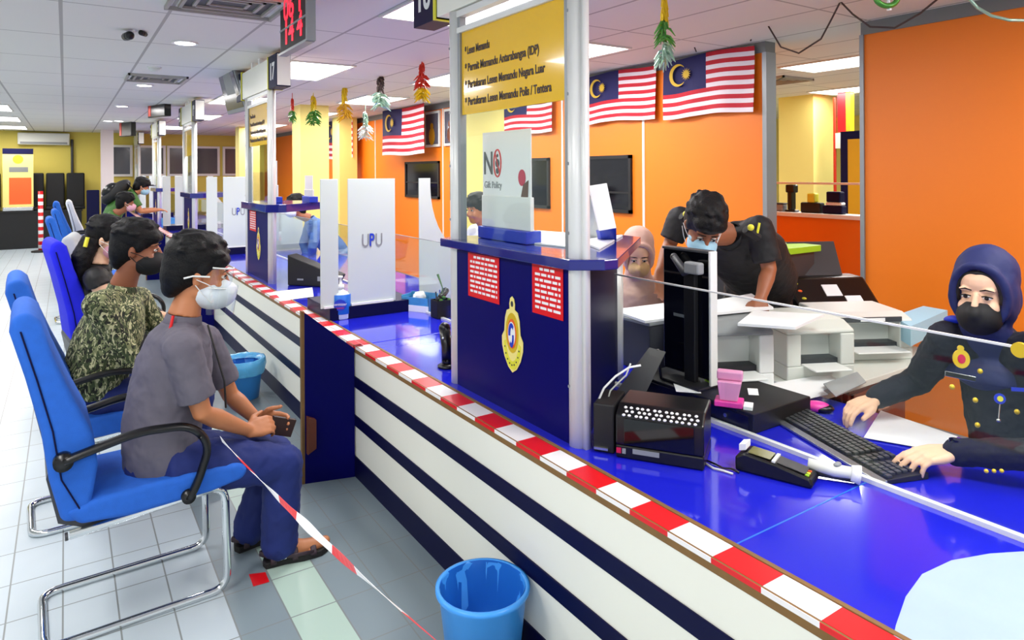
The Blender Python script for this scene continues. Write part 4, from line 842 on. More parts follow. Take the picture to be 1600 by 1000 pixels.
# cash drawer behind the glass
Mx = T((2.135, 1.6, Z0)); t = thing('cash_drawer', 'low black cash drawer behind the glass with a pink dispenser on it', 'cash drawer', (2.3, 1.9, Z0))
build('body', MB().box(0, .36, 0, .62, 0, .075, Mx), M['blackm'], t, bevel=.004); build('drawer_front', MB().box(-.006, 0, .02, .6, .012, .062, Mx), M['black'], t, bevel=.002)
build('lock', MB().tube([(2.125, 1.72, Z0 + .04), (2.12, 1.72, Z0 + .04)], .008), M['silver'], t)
ZD = Z0 + .076
def sheet(lab, pts, m='paper', th=.0015, name='paper_sheet', cat='paper', grp=None):
    c = sum((V(p) for p in pts), V()) / len(pts); o = build(name, MB().prism([V(p) for p in pts], (0, 0, th)), M[m]); tag(o, lab, cat, grp); return o
sheet('white note lying on the black cash drawer', [P(u, v, 'z', ZD) for u, v in ((1047, 597), (1072, 594), (1092, 618), (1053, 615))])
sheet('small white slip right of the pink dispenser', [P(u, v, 'z', ZD) for u, v in ((1164, 611), (1180, 612), (1182, 622), (1166, 621))])
q = P(1135, 641, 'z', ZD); Mx = T(q, r); t = thing('stapler_box', 'pale pink clip dispenser on a hot pink base on the cash drawer', 'desk organiser', q)
build('base', MB().box(-.055, .05, -.0, .075, 0, .022, Mx), M['hotpink'], t, bevel=.004)
build('tub', MB().prism([Mx @ V(p_) for p_ in ((-.035, .01, .022), (.03, .01, .022), (.045, .01, .095), (-.045, .01, .095))], Mx.to_3x3() @ V((0, .055, 0))), M['palepink'], t, bevel=.004)
build('lid', MB().box(-.048, .048, .03, .07, .096, .13, Mx), M['palepink'], t, bevel=.006); build('card', MB().box(.052, .085, .0, .06, 0, .012, Mx), M['paper'], t)
q = P(1106, 603, 'z', ZD); t = tag(build('highlighter', MB().tube([q + V((-.02, 0, .016)), q + V((.02, -.01, .016))], .016, seg=14), M['lime'], smooth=True), 'lime green marker beside the white edge of the tall monitor', 'marker')
# tilted black slab (document stand) left of the monitor
pts = [P(u, v, 'd', d) for u, v, d in ((958, 600, 2.75), (1000, 616, 2.66), (1038, 552, 2.9), (1012, 545, 2.98))]
pts[0].z = pts[1].z = ZD + .005
t = thing('document_stand', 'tilted dark document stand in front of the tall monitor', 'stand', (pts[0] + pts[1]) / 2)
build('slab', MB().prism(pts, (.0, .012, -.012)), M['dgrey'], t, bevel=.002); build('prop', MB().tube([(pts[2] + pts[3]) / 2, V((pts[2].x + .02, pts[2].y + .05, ZD))], .006), M['black'], t)
# tall monitor with white edge
a, b = P(1104, 600, 'z', ZD), P(1104, 400, 'd', 2.7); y1, x1 = 1.78, 2.2
bl = P(1034, 580, 'x', 2.24); br = P(1106, 602, 'x', 2.24)
t = thing('tall_monitor', 'tall black monitor seen from behind, with a white right edge, behind the glass', 'monitor', (2.26, (bl.y + br.y) / 2, ZD))
ztop = P(1106, 400, 'x', 2.24).z
build('panel', MB().prism([(2.24, bl.y, ZD + .03), (2.24, br.y, ZD + .03), (2.24, br.y, ztop), (2.24, bl.y, ztop)], (.03, 0, 0)), M['screen'], t, bevel=.004)
build('side_edge', MB().box(2.232, 2.275, br.y - .012, br.y, ZD + .01, ztop + .01), M['white'], t, bevel=.003)
build('top_edge', MB().box(2.232, 2.275, br.y, bl.y, ztop, ztop + .012), M['dgrey'], t, bevel=.003)
build('stand_arm', MB().box(2.215, 2.24, br.y + .06, br.y + .12, ZD + .01, ztop - .08), M['blackm'], t, bevel=.004); build('stand_foot', MB().box(2.16, 2.34, br.y - .01, br.y + .2, ZD, ZD + .012), M['blackm'], t, bevel=.004)
build('maker_mark', MB().box(2.2385, 2.24, br.y + .11, br.y + .2, ZD + .27, ZD + .283), M['grey'], t)
q = P(1068, 428, 'x', 2.21); build('camera_arm', MB().limb([q + V((0, .06, .06)), q + V((0, 0, .0)), q + V((0, -.07, .03))], [.016, .02, .014]), M['dgrey'], t, smooth=True); build('camera_head', MB().box(q.x - .03, q.x + .01, q.y - .1, q.y - .02, q.z + .0, q.z + .05), M['grey'], t, bevel=.008)
# keyboard
k0, k1 = P(1200, 652, 'z', Z0 + .015), P(1375, 757, 'z', Z0 + .015); r = ang(k0, k1); L = (k1 - k0).length; Mx = T((k0.x, k0.y, Z0), r)
t = thing('keyboard', 'black keyboard with a silver front edge under the hands of the woman', 'keyboard', (k0 + k1) / 2)
W_ = .17
build('base', MB().prism([Mx @ V(p_) for p_ in ((0, 0, 0), (0, W_, 0), (0, W_, .022), (0, .0, .013))], Mx.to_3x3() @ V((L, 0, 0))), M['blackm'], t, bevel=.003)
build('front_edge', MB().prism([Mx @ V(p_) for p_ in ((-.004, -.012, .002), (-.004, .012, .002), (-.004, .012, .016), (-.004, -.012, .010))], Mx.to_3x3() @ V((L + .008, 0, 0))), M['silver'], t, bevel=.002)
mb = MB()
for j in range(6):
    y = .022 + j * .0235; x = .012; w_k = .0165
    while x < L - .02:
        ww = w_k * (5.5 if (j == 0 and .09 < x < .11) else 1); 
        if abs(x - L * .69) > .008 and abs(x - L * .81) > .008: mb.box(x, x + ww, y, y + .018, .013 + .06 * y, .022 + .06 * y, Mx)
        x += ww + .0035
build('keys', mb, M['dgrey'], t, bevel=.0015)
sheet('large sheet of white paper between the hands of the woman and the keyboard', [P(u, v, 'z', Z0 + .004) for u, v in ((1372, 648), (1492, 690), (1462, 712), (1345, 690))])
q = P(1272, 640, 'z', Z0 + .02); d = V((.6, -.8, 0)); t = thing('computer_mouse', 'bright pink and black computer mouse above the keyboard', 'mouse', q)
build('shell', MB().ell(q, (.055, .032, .022), (d, Z_.cross(d), Z_)), M['hotpink'], t, smooth=True); build('grip', MB().ell(q + d * .022 + V((0, 0, -.004)), (.045, .034, .018), (d, Z_.cross(d), Z_)), M['black'], t, smooth=True); build('wheel', MB().tube([q - d * .03 + V((-.004, 0, .018)), q - d * .03 + V((.004, 0, .018))], .008), M['dgrey'], t)
# card terminal
a, b = P(1143, 738, 'z', Z0), P(1262, 770, 'z', Z0); r = ang(a, b); L = (b - a).length; Mx = T(a, r)
t = thing('card_terminal', 'black card payment terminal on the blue worktop in front of the glass', 'card terminal', (a + b) / 2)
prof = [(0, 0), (L, 0), (L + .006, .012), (L - .004, .03), (L * .55, .05), (.03, .062), (0, .045)]
build('body', MB().prism([Mx @ V((x, 0, z)) for x, z in prof], Mx.to_3x3() @ V((0, .085, 0))), M['black'], t, bevel=.008)
sl = Mx.to_3x3(); 
build('screen', MB().prism([Mx @ V(p_) for p_ in ((.04, .012, .0625), (.11, .012, .056), (.11, .073, .056), (.04, .073, .0625))], (0, 0, .002)), mat('lcd_olive', (110, 108, 60), .2), t)
build('receipt', MB().prism([Mx @ V(p_) for p_ in ((.008, .02, .06), (.03, .02, .066), (.03, .07, .066), (.008, .07, .06))], (0, 0, .02)), M['paper'], t)
build('keypad', MB().prism([Mx @ V(p_) for p_ in ((L * .55, .014, .0505), (L - .02, .014, .036), (L - .02, .072, .036), (L * .55, .072, .0505))], (0, 0, .002)), M['dgrey'], t)
build('white_bar', MB().box(.115, .125, .008, .078, .05, .057, Mx), M['white'], t)
for k, (c_, m_) in enumerate(((0, 'lime'), (1, 'goldp'), (2, 'orangep'))): build('function_key', MB().box(L - .022, L - .01, .014 + .008 * k * 2.2, .026 + .016 * k, .03, .0345, Mx), M[m_], t)
t2 = P(1105, 727, 'z', Z0 + .004)
tag(build('cable', MB().tube([P(u, v, 'z', Z0 + .004) for u, v in ((1098, 722), (1112, 728), (1125, 735), (1138, 736), (1150, 742))], .003, seg=8), M['black'], smooth=True), 'black cable running from the receipt printer to the card terminal', 'cable')
tag(build('cable', MB().tube([P(u, v, 'z', Z0 + .004) for u, v in ((1097, 727), (1110, 735), (1125, 739), (1140, 744))], .0035, seg=8), M['offwhite'], smooth=True), 'short white cable beside the receipt printer', 'cable')
# barcode scanner
a, b = P(1268, 735, 'z', Z0 + .03), P(1328, 745, 'z', Z0 + .03); d = (b - a).normalized(); n_ = Z_.cross(d)
t = thing('barcode_scanner', 'grey hand scanner with a white head lying beside the card terminal', 'scanner', a)
build('handle', MB().tube([a - d * .02 + Z_ * .01, lerp(a, b, .5), b], [.02, .024, .022], seg=14, side=n_, ratio=.8), M['offwhite'], t, smooth=True); build('grip', MB().tube([a + V((0, 0, -.012)), b + V((0, 0, -.014))], [.014, .015], seg=12), M['dgrey'], t, smooth=True)
build('head', MB().tube([b - d * .006, b + d * .02 + V((0, 0, -.004))], [.026, .033], seg=18, side=n_, ratio=.9), M['white'], t, smooth=True); build('trigger', MB().ell(lerp(a, b, .6) + Z_ * .02, (.016, .01, .008)), M['grey'], t, smooth=True)
# pale sheet added to imitate a soft reflection in the near corner
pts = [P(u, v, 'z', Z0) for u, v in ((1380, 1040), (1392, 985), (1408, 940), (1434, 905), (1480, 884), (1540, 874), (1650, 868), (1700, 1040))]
sheet('pale blue translucent sheet added as the soft reflection at the near right worktop corner', pts, 'psheen' if 'psheen' in M else 'paper', .002, 'sheen_sheet', 'folder')
# ---- return desk with the printers
tag(build('side_desk', MB().box(2.76, 3.95, 1.72, 2.34, HC - .03, HC), M['offwhite'], bevel=.003), 'pale side desk carrying the printers behind the counter', 'desk')
t = thing('drawer_cabinet', 'brown wooden drawer cabinet under the side desk behind the woman', 'cabinet', (3.2, 1.9, 0))
build('carcass', MB().box(3.0, 3.5, 1.735, 2.3, 0, HC - .032), M['brown'], t, bevel=.004)
for k in range(3):
    d_ = build('drawer', MB().box(3.02, 3.48, 1.72, 1.735, .03 + k * .225, .235 + k * .225), M['brown'], t, bevel=.003); build('handle', MB().box(3.2, 3.3, 1.705, 1.72, .13 + k * .225, .145 + k * .225), M['silver'], d_)
    e_ = build('drawer', MB().box(2.985, 3.0, 1.76, 2.28, .03 + k * .225, .235 + k * .225), M['brown'], t, bevel=.003); build('handle', MB().box(2.975, 2.985, 1.97, 2.07, .13 + k * .225, .145 + k * .225), M['silver'], e_)
def printer(lab, x0, x1, y0, y1, h, rz=0, m='offwhite', slot=.35, panel=True, z0=HC + .0005):
    c = V(((x0 + x1) / 2, (y0 + y1) / 2, z0)); w_, d_ = (x1 - x0) / 2, (y1 - y0) / 2; Mx = T(c, rz); t = thing('printer', lab, 'printer', c)
    build('body', MB().box(-w_, w_, -d_, d_, .0, h * .25, Mx).box(-w_, -w_ + .07, -d_, d_, h * .25, h * .8, Mx).box(w_ - .07, w_, -d_, d_, h * .25, h * .8, Mx).box(-w_ + .07, w_ - .07, -d_ + .09, d_, h * .25, h * .8, Mx), M[m], t, bevel=.006)
    build('lid', MB().prism([Mx @ V(p_) for p_ in ((-w_, -d_, h * .8), (-w_, d_, h * .8), (-w_, d_, h), (-w_, -d_ + .08, h * .98), (-w_, -d_, h * .86))], Mx.to_3x3() @ V((2 * w_, 0, 0))), M['grey' if m == 'white' else m], t, bevel=.008)
    build('paper_slot', MB().box(-w_ + .075, w_ - .075, -d_ + .02, -d_ + .1, h * .26, h * .36, Mx), M['dark'], t); build('output_tray', MB().box(-w_ + .08, w_ - .08, -d_ - .1, -d_ + .02, h * .25, h * .28, Mx), M['white'], t, bevel=.003)
    if panel: pn = build('control_panel', MB().box(-w_ + .02, w_ - .06, -d_ - .003, -d_ + .004, h * .82, h * .93, Mx), M['dgrey'], t, bevel=.002); build('display', MB().box(-w_ * .3, w_ * .3, -d_ - .005, -d_ - .003, h * .84, h * .91, Mx), M['white'], pn)
    return t, Mx
printer('white laser printer with stacked paper on top, right of the tall monitor', 2.38, 2.74, 1.93, 2.3, .31, -.45, 'white', panel=False)
printer('off-white printer in the middle of the side desk', 2.86, 3.2, 1.82, 2.18, .27, -.45, 'offwhite', panel=False)
printer('off-white printer with a grey control panel nearest the woman', 3.34, 3.78, 1.86, 2.2, .24, -.5, 'offwhite')
zt = HC + .315
sheet('loose white paper on the laser printer, left one', [P(u, v, 'z', zt) for u, v in ((1102, 478), (1172, 466), (1206, 488), (1104, 497))], th=.012)
sheet('wide stack of white paper sliding off the laser printer', [P(u, v, 'z', zt - .004) for u, v in ((1150, 513), (1175, 493), (1285, 500), (1240, 520))], th=.012)
sheet('pile of white forms on the worktop between keyboard and printers', [P(u, v, 'z', Z0) for u, v in ((1190, 612), (1290, 596), (1316, 612), (1225, 640), (1200, 632))], th=.02)
sheet('white form lying over the pile beside the pink mouse', [P(u, v, 'z', Z0 + .022) for u, v in ((1205, 618), (1262, 600), (1290, 622), (1232, 634))], th=.002)
t = thing('paper_tray', 'clear grey paper tray stacked in front of the middle printer', 'paper tray', P(1310, 600, 'z', Z0))
for k in range(3):
    zz = Z0 + .002 + .035 * k; pts = [P(u, v, 'z', zz - .0 * k) for u, v in ((1283, 606), (1336, 588), (1350, 604), (1302, 626))]; build('shelf', MB().prism(pts, (0, 0, .004)), M['grey'], t)
sheet('pale blue folder behind the sleeve of the woman', [P(u, v, 'z', HC + .1) for u, v in ((1392, 530), (1440, 512), (1478, 520), (1420, 548))], 'maskb', .1, 'folder', 'folder')
# black sheet-fed scanner behind
q = P(1262, 512, 'z', .9); c = V((3.33, 2.42, HC)); t = thing('sheet_feed_printer', 'large black printer with a raised paper tray and white labels behind the side desk', 'printer', (c.x, c.y, 0))
c_ = P(1288, 522, 'd', 4.2); build('stand', MB().box(-.27, .27, -.18, .18, 0, c_.z - .001, T((c_.x, c_.y, 0), -.5)), M['dgrey'], t, bevel=.004)
Mx = T(c_, -.5)
build('body', MB().prism([Mx @ V(p_) for p_ in ((-.26, -.17, 0), (-.26, .17, 0), (-.26, .17, .33), (-.26, .02, .33), (-.26, -.19, .16))], Mx.to_3x3() @ V((.52, 0, 0))), M['black'], t, bevel=.015)
build('input_tray', MB().prism([Mx @ V(p_) for p_ in ((-.17, .1, .33), (.17, .1, .33), (.2, .25, .53), (-.14, .25, .53))], Mx.to_3x3() @ V((0, .008, -.006))), M['dgrey'], t, bevel=.003)
for (x, y, z) in ((.0, -.06, .265), (.11, -.13, .208)): build('label', MB().prism([Mx @ V(p_) for p_ in ((x - .05, y - .04, z - .032), (x + .05, y - .04, z - .032), (x + .05, y + .03, z + .024), (x - .05, y + .03, z + .024))], Mx.to_3x3() @ V((0, -.004, .004))), M['paper'], t)
for k, m_ in enumerate(('goldp', 'orangep', 'goldp')): build('button', MB().ell(Mx @ V((-.2, -.11 + .05 * k, .225 + .036 * k)), (.014, .014, .008)), M[m_], t, smooth=True)
t = thing('office_desk', 'desk with a lime green top and dark grey front behind the bending officer', 'desk', (4.1, 2.9, 0))
c_ = P(1282, 388, 'z', 1.24); build('desk_top', MB().box(c_.x - .42, c_.x, c_.y, c_.y + .6, 1.2, 1.24), M['lime'], t, bevel=.004); build('front', MB().box(c_.x - .39, c_.x - .03, c_.y + .03, c_.y + .57, 0, 1.2), M['dgrey'], t)
sheet('white papers on the lime green desk top', [V((c_.x - .38, c_.y + .2, 1.241)), V((c_.x - .15, c_.y + .15, 1.241)), V((c_.x - .1, c_.y + .4, 1.241)), V((c_.x - .36, c_.y + .45, 1.241))], th=.01)
# ---- colleague's paper and box
tag(build('side_table', MB().box(2.45, 3.1, 2.42, 2.72, HC - .03, HC), M['dgrey'], bevel=.003), 'dark side table in front of the colleague in the pink headscarf', 'table')
q = P(998, 500, 'z', .95); t = thing('document_scanner', 'grey document box under white paper in front of the colleague in the pink headscarf', 'scanner', (2.5, 2.5, HC))
build('body', MB().box(2.36, 2.72, 2.36, 2.62, HC + .001, .97), M['dgrey'], t, bevel=.006); build('lid', MB().box(2.35, 2.73, 2.35, 2.63, .97, .985), M['grey'], t, bevel=.003)
sheet('white paper on top of the grey document box', [V((2.33, 2.36, .987)), V((2.7, 2.32, .987)), V((2.75, 2.62, .987)), V((2.38, 2.65, .987))], th=.012)
# ================================================================== SANITISER STATION
q = P(530, 494, 'z', Z0); t = thing('sanitiser_bottle', 'large clear hand sanitiser pump bottle with a blue label', 'bottle', q)
build('bottle', MB().lathe([(.062, 0), (.066, .006), (.067, .15), (.055, .175), (.022, .19), (.02, .2)], q, 28), M['gel'], t, smooth=True)
lb = build('label', MB().lathe([(.0675, .035), (.0685, .036), (.0685, .165), (.0675, .166)], q, 28, cap=False), M['bluelab'], t, smooth=True)
dq = V((-.38, -.92, 0)).normalized(); rr_ = Z_.cross(dq) * 1; build('print', MB().disc(q + dq * .066 + V((0, 0, .1)), .042, Z_.cross(dq), Z_, dq * .004, 24, .9), M['bluep'], lb)
text('label_text', 'sanitizer', .026, q + dq * .0705 + V((0, 0, .105)), Z_.cross(dq), Z_, M['white'], lb); text('label_text', 'HAND', .018, q + dq * .0705 + V((0, 0, .08)), Z_.cross(dq), Z_, M['rose'], lb)
build('pump', MB().lathe([(.024, .2), (.024, .225), (.01, .23), (.009, .27), (.016, .272), (.016, .285)], q, 18).tube([q + V((0, 0, .28)), q + V((-.045, -.01, .283)), q + V((-.055, -.012, .268))], .008, seg=10), M['white'], t, smooth=True)
a, b, c = P(625, 483, 'z', Z0), P(667, 488, 'z', Z0), None; r = ang(a, b); Mx = T(a, r); L = (b - a).length
t = thing('tissue_box', 'open pale blue and white tissue box between the white boards and the pencil pot', 'box', (a + b) / 2)
build('carton', MB().box(0, L, 0, .004, 0, .1, Mx).box(0, L, .12, .124, 0, .12, Mx).box(0, .004, 0, .124, 0, .11, Mx).box(L - .004, L, 0, .124, 0, .1, Mx).box(0, L, 0, .124, 0, .004, Mx), M['tissue'], t); build('white_band', MB().box(-.001, L + .001, -.002, 0, 0, .045, Mx), M['paper'], t)
build('tissue', MB().ell(Mx @ V((L / 2, .06, .1)), (.05, .035, .035)), M['paper'], t, remesh=.008, disp=(.02, .02))
q = P(688, 494, 'z', Z0); t = thing('pencil_pot', 'black mesh desk organiser with pens and a green sprig, left of the pod post', 'desk organiser', q)
build('pot', MB().box(-.06, .06, -.05, .05, 0, .004, T(q)).box(-.06, -.057, -.05, .05, 0, .12, T(q)).box(.057, .06, -.05, .05, 0, .12, T(q)).box(-.06, .06, -.05, -.047, 0, .12, T(q)).box(-.06, .06, .047, .05, 0, .12, T(q)), M['blackm'], t, bevel=.002)
build('stapler', MB().limb([q + V((-.04, 0, .1)), q + V((.04, .02, .17))], [.02, .024]), M['black'], t, smooth=True)
build('sprig', MB().tube([q + V((.0, 0, .05)), q + V((.005, .0, .2)), q + V((-.02, .02, .29))], [.004, .004, .009], seg=8), M['green'], t, smooth=True)
for k in range(5): build('leaf', MB().ell(q + V((-.04 + .02 * k, -.03, .1 + .018 * (k % 3))), (.012, .02, .012)), M['green'], t, smooth=True)
for k in range(3): build('pen', MB().tube([q + V((.02 * k - .02, .02, .02)), q + V((.03 * k - .03, .03, .17 + .01 * k))], .005, seg=8), M['bluep' if k else 'dgrey'], t)
# black speaker beside the far post
q = P(696, 572, 'z', Z0); t = thing('desk_microphone', 'black desk speaker standing left of the far pod post', 'speaker', q)
build('body', MB().limb([q + V((0, .0, .03)), q + V((.0, .01, .1)), q + V((.0, .03, .19))], [.03, .026, .03]), M['black'], t, smooth=True); build('base', MB().lathe([(.05, 0), (.05, .01), (.03, .02)], q, 24), M['black'], t, smooth=True); build('lamp', MB().ell(q + V((-.028, -.005, .15)), (.005, .006, .006)), M['white'], t, smooth=True)
# ================================================================== SHELF ITEMS
ZS = 1.411
a, b = P(754, 365, 'z', ZS), P(822, 360, 'z', ZS)
y1, y0 = P(754, 360, 'x', 1.66).y, P(822, 360, 'x', 1.66).y
def poster_stand(lab, x, y0, y1, z0, h, full=True):
    t = thing('notice_stand', lab, 'sign', (x, (y0 + y1) / 2, z0)); 
    build('base', MB().box(x - .03, x + .05, y0, y1, z0, z0 + .055), M['bluep'], t, bevel=.004) 
    build('holder', MB().box(x - .008, x + .012, y0, y1, z0 + .055, z0 + .055 + h * .33), M['white'], t, bevel=.003)
    build('poster', MB().box(x - .002, x + .002, y0 + .003, y1 - .055 if full and False else y1 - .003, z0 + .055, z0 + .055 + h), M['paper'], t)
    return t
hh = P(760, 207, 'x', 1.66).z - ZS - .055
t = poster_stand('white "no gift" notice in a stand on the nearest pod shelf', 1.66, y0 - .04, y1, ZS, hh)
w_ = y1 - y0
text('heading', 'N', .15, (1.6565, y1 - .055, ZS + .055 + hh * .66), CR, CU, M['dgrey'], t, ay='CENTER', sx=.75, bold=.002)
oc = V((1.657, y1 - .135, ZS + .055 + hh * .67)); build('red_oval', MB().tube([oc + CR * (.03 * math.cos(a_)) + CU * (.062 * math.sin(a_)) for a_ in [2 * math.pi * k / 28 for k in range(28)]], .004, seg=6, closed=True).tube([oc + CR * -.02 + CU * .045, oc + CR * .02 - CU * .045], .0035, seg=6), M['red'], t)
build('figures', MB().disc(oc + CU * .035, .008, CR, CU, CN * .001, 12).disc(oc - CU * .0, .018, CR, CU, CN * .001, 12, 1.1).disc(oc - CU * .035, .014, CR, CU, CN * .001, 12), M['dgrey'], t)
text('subheading', 'Gift Policy', .045, (1.6565, y1 - .095, ZS + .055 + hh * .44), CR, CU, M['grey'], t, sx=.8)
rc = V((1.657, y0 + .03, ZS + .055 + hh * .52)); build('flower', MB().disc(rc, .028, CR, CU, CN * .001, 16, 1.3), M['rose'], t); build('hand_print', MB().prism([rc + CR * .01 - CU * .03, rc + CR * .05 - CU * .01, rc + CR * .045 - CU * .09, rc - CR * .01 - CU * .09], CN * .001), M['handb'], t)
sheet('white forms lying on the nearest pod shelf', [P(u, v, 'z', ZS) for u, v in ((793, 377), (838, 362), (884, 366), (884, 388))], th=.006)
sheet('pink and white forms near the front post on the pod shelf', [P(u, v, 'z', ZS) for u, v in ((905, 380), (936, 374), (972, 371), (935, 392))], th=.008)
pa = P(962, 378, 'z', ZS); t = thing('leaflet_stand', 'white leaflet stand with a blue foot behind the near post', 'leaflet holder', pa)
p1, p2, p3, p4 = P(920, 292, 'd', 2.95), P(948, 288, 'd', 2.95), P(962, 358, 'd', 2.88), P(936, 362, 'd', 2.88)
build('card', MB().prism([p1, p2, p3, p4], (.004, .012, 0)), M['paper'], t); build('foot', MB().prism([p4, p3, V((pa.x, pa.y, ZS)), V((pa.x - .06, pa.y + .03, ZS))], (.005, .03, 0)), M['bluep'], t); build('rear_leg', MB().prism([lerp(p1, p2, .1), lerp(p1, p2, .9), V((pa.x + .02, pa.y + .12, ZS)), V((pa.x - .05, pa.y + .13, ZS))], (.003, .004, 0)), M['acryl'], t)
# second pod: stand, black printer, papers
ZS2 = 1.443; p = P(480, 308, 'z', ZS2); t = poster_stand('white blank notice board with a blue foot on the second pod shelf', 1.95, 6.35, 6.6, ZS2, .2)
t = poster_stand('small white notice beside the posts of the second pod', 1.66, 6.5, 6.72, ZS2, .34)
a, b = P(400, 436, 'z', Z0), P(488, 441, 'z', Z0)
t = thing('cheque_scanner', 'black wedge-shaped printer beside the second pod', 'printer', (1.9, 5.75, Z0)); Mx = T((1.62, 6.02, Z0), ang(a, b))
build('body', MB().prism([Mx @ V(p_) for p_ in ((0, 0, 0), (.44, 0, 0), (.5, 0, .1), (0, 0, .27))], Mx.to_3x3() @ V((0, .14, 0))), M['blackm'], t, bevel=.01); build('label', MB().box(.1, .16, -.002, .0, .05, .065, Mx), M['grey'], t); build('marks', MB().box(.3, .33, -.002, 0, .05, .09, Mx), M['grey'], t)
sheet('white form on the counter in front of the second pod', [P(u, v, 'z', Z0 + .003) for u, v in ((425, 452), (486, 446), (488, 460), (440, 466))])
for i, (u, v, l) in enumerate(((262, 345, 'pale blue box on the far counter beside the third pod'), (333, 352, 'white box of masks on the counter before the third pod'))):
    q = P(u, v, 'z', Z0); t = thing('tissue_box', l, 'box', q); build('carton', MB().box(-.1, .1, -.07, .07, 0, .13, T(q, .3)), M['tissue' if i == 0 else 'paper'], t, bevel=.004); build('opening', MB().box(-.06, .06, -.02, .02, .13, .132, T(q, .3)), M['white'], t)
# ================================================================== BINS AND TAPE
def make_bin(lab):
    t = thing('waste_bin', lab, 'bin', (0, 0, 0), 0, 'blue plastic waste bins')
    build('bucket', MB().lathe([(.001, .0), (.115, .0), (.12, .004), (.15, .27), (.163, .285), (.163, .297), (.15, .3), (.146, .29), (.116, .012), (.001, .01)], (0, 0, 0), 48, cap=False), M['bin'], t, smooth=True)
    rg = MB()
    for z in (.06, .16, .22): rg.tube([((.117 + .11 * z) * math.cos(a_), (.117 + .11 * z) * math.sin(a_), z) for a_ in [2 * math.pi * k / 40 for k in range(40)]], .0025, seg=6, closed=True)
    build('ribs', rg, M['bin'], t, smooth=True)
    return t
b0 = make_bin('blue plastic waste bin at the bottom edge, against the nearest counter front'); q = P(752, 903, 'z', .3); b0.location = (1.195, 2.0, 0)
mb = MB(); mb.lathe([(.148, .298), (.142, .27), (.128, .15), (.11, .03), (.002, .025)], (0, 0, 0), 40, cap=False); build('liner', mb, M['bluelab'], b0, smooth=True, world=False, disp=(.018, .05))
b1 = copy_tree(b0, (1.128, 5.47, 0), 0, 'blue waste bin with a crinkled pale bag over the rim by the second counter')
mb = MB(); mb.lathe([(.13, .27), (.146, .3), (.168, .305), (.172, .25), (.165, .2), (.162, .19)], (0, 0, 0), 48, cap=False); build('bag', mb, M['liner'], b1, smooth=True, world=False, disp=(.02, .03))
# barrier tape from the armrest
p0, p1 = P(341, 681, 'd', 2.42), P(720, 1040, 'd', 1.25); mb = MB(); rows = []; N = 60; d = (p1 - p0).normalized(); n1 = d.orthogonal().normalized(); n2 = d.cross(n1)
for k in range(N + 1):
    u = k / N; c_ = lerp(p0, p1, u) + V((0, 0, -.02 * math.sin(math.pi * u))); an = 1.1 + .5 * math.sin(u * 9); h_ = (n1 * math.cos(an) + n2 * math.sin(an)) * (.012 + .002 * math.sin(u * 40)); rows.append(mb.verts([c_ - h_, c_ + h_]))
for k in range(N): mb.face([rows[k][0], rows[k][1], rows[k + 1][1], rows[k + 1][0]])
tag(build('barrier_tape', mb, M['tape2'], solid=.0008), 'thin red and white barrier tape stretched diagonally from the chair armrest', 'tape')
sheet('red sticker on the floor under the sandals of the man in the grey polo', [P(u, v, 'z', .001) for u, v in ((382, 893), (408, 890), (414, 905), (389, 912))], 'red', .001, 'floor_sticker', 'sticker')
# ================================================================== FLAGS
def flag(lab, ya, yb, zt, zb, x=4.79, seed=0, tilt=0):
    """canton at the larger y; stripes across"""
    t = thing('wall_flag', lab, 'flag', (x, (ya + yb) / 2, zt), 0, 'red and white striped flags on the wall'); nx, nz = 28, 14
    mb = MB(); ms = [M['flagr'], M['flagw'], M['flagb']]; mb.mats = ms; G = []
    for j in range(nz + 1):
        G.append([mb.bm.verts.new((x - .004 - .012 * (1 + math.sin(i_ * .6 + seed + j * .15)) * (j / nz), yb + (ya - yb) * i_ / nx, zt + (zb - zt) * j / nz + tilt * (i_ / nx) - .012 * math.sin(math.pi * i_ / nx * 2 + seed))) for i_ in range(nx + 1)])
    for j in range(nz):
        for i_ in range(nx):
            mb.mi = 2 if (i_ < nx / 2 and j < 8) else (0 if j % 2 == 0 else 1)
            mb.face([G[j][i_], G[j][i_ + 1], G[j + 1][i_ + 1], G[j + 1][i_]])
    build('cloth', mb, None, t, solid=.002)
    W, H = yb - ya, zt - zb; c_ = V((x - .034, yb - W * .2, zt - H * .29)); rr = H * .19
    o_ = [(math.cos(a_), math.sin(a_)) for a_ in [math.radians(50 + 260 * k / 20) for k in range(21)]]; i2 = [(.2 + .82 * math.cos(a_), .82 * math.sin(a_)) for a_ in [math.radians(310 - 260 * k / 20) * 1.0 for k in range(21)]]
    build('crescent', MB().prism([c_ + CR * (a_ * rr) + CU * (b_ * rr) for a_, b_ in o_ + i2], CN * .002), M['flagy'], t)
    s_c = c_ + CR * (rr * .95); st = [(math.cos(math.pi * k / 14), math.sin(math.pi * k / 14)) for k in range(28)]
    build('star', MB().prism([s_c + CR * (a_ * rr * (.55 if k % 2 == 0 else .28)) + CU * (b_ * rr * (.55 if k % 2 == 0 else .28)) for k, (a_, b_) in enumerate(st)], CN * .002), M['flagy'], t)
M['flagr'] = mat('flag_red', (196, 12, 40), .7); M['flagw'] = mat('flag_white', (238, 228, 232), .7); M['flagb'] = mat('flag_blue', (16, 14, 84), .7); M['flagy'] = mat('flag_yellow', (216, 178, 36), .6)
flag('striped flag with yellow moon and star, rightmost on the orange wall', 3.56, 4.58, 2.77, 2.22, seed=1)
flag('striped flag with yellow moon and star just right of the near post', 4.68, 5.75, 2.76, 2.24, seed=2)
flag('striped flag mostly hidden behind the yellow service sign', 6.35, 7.4, 2.74, 2.2, seed=3)
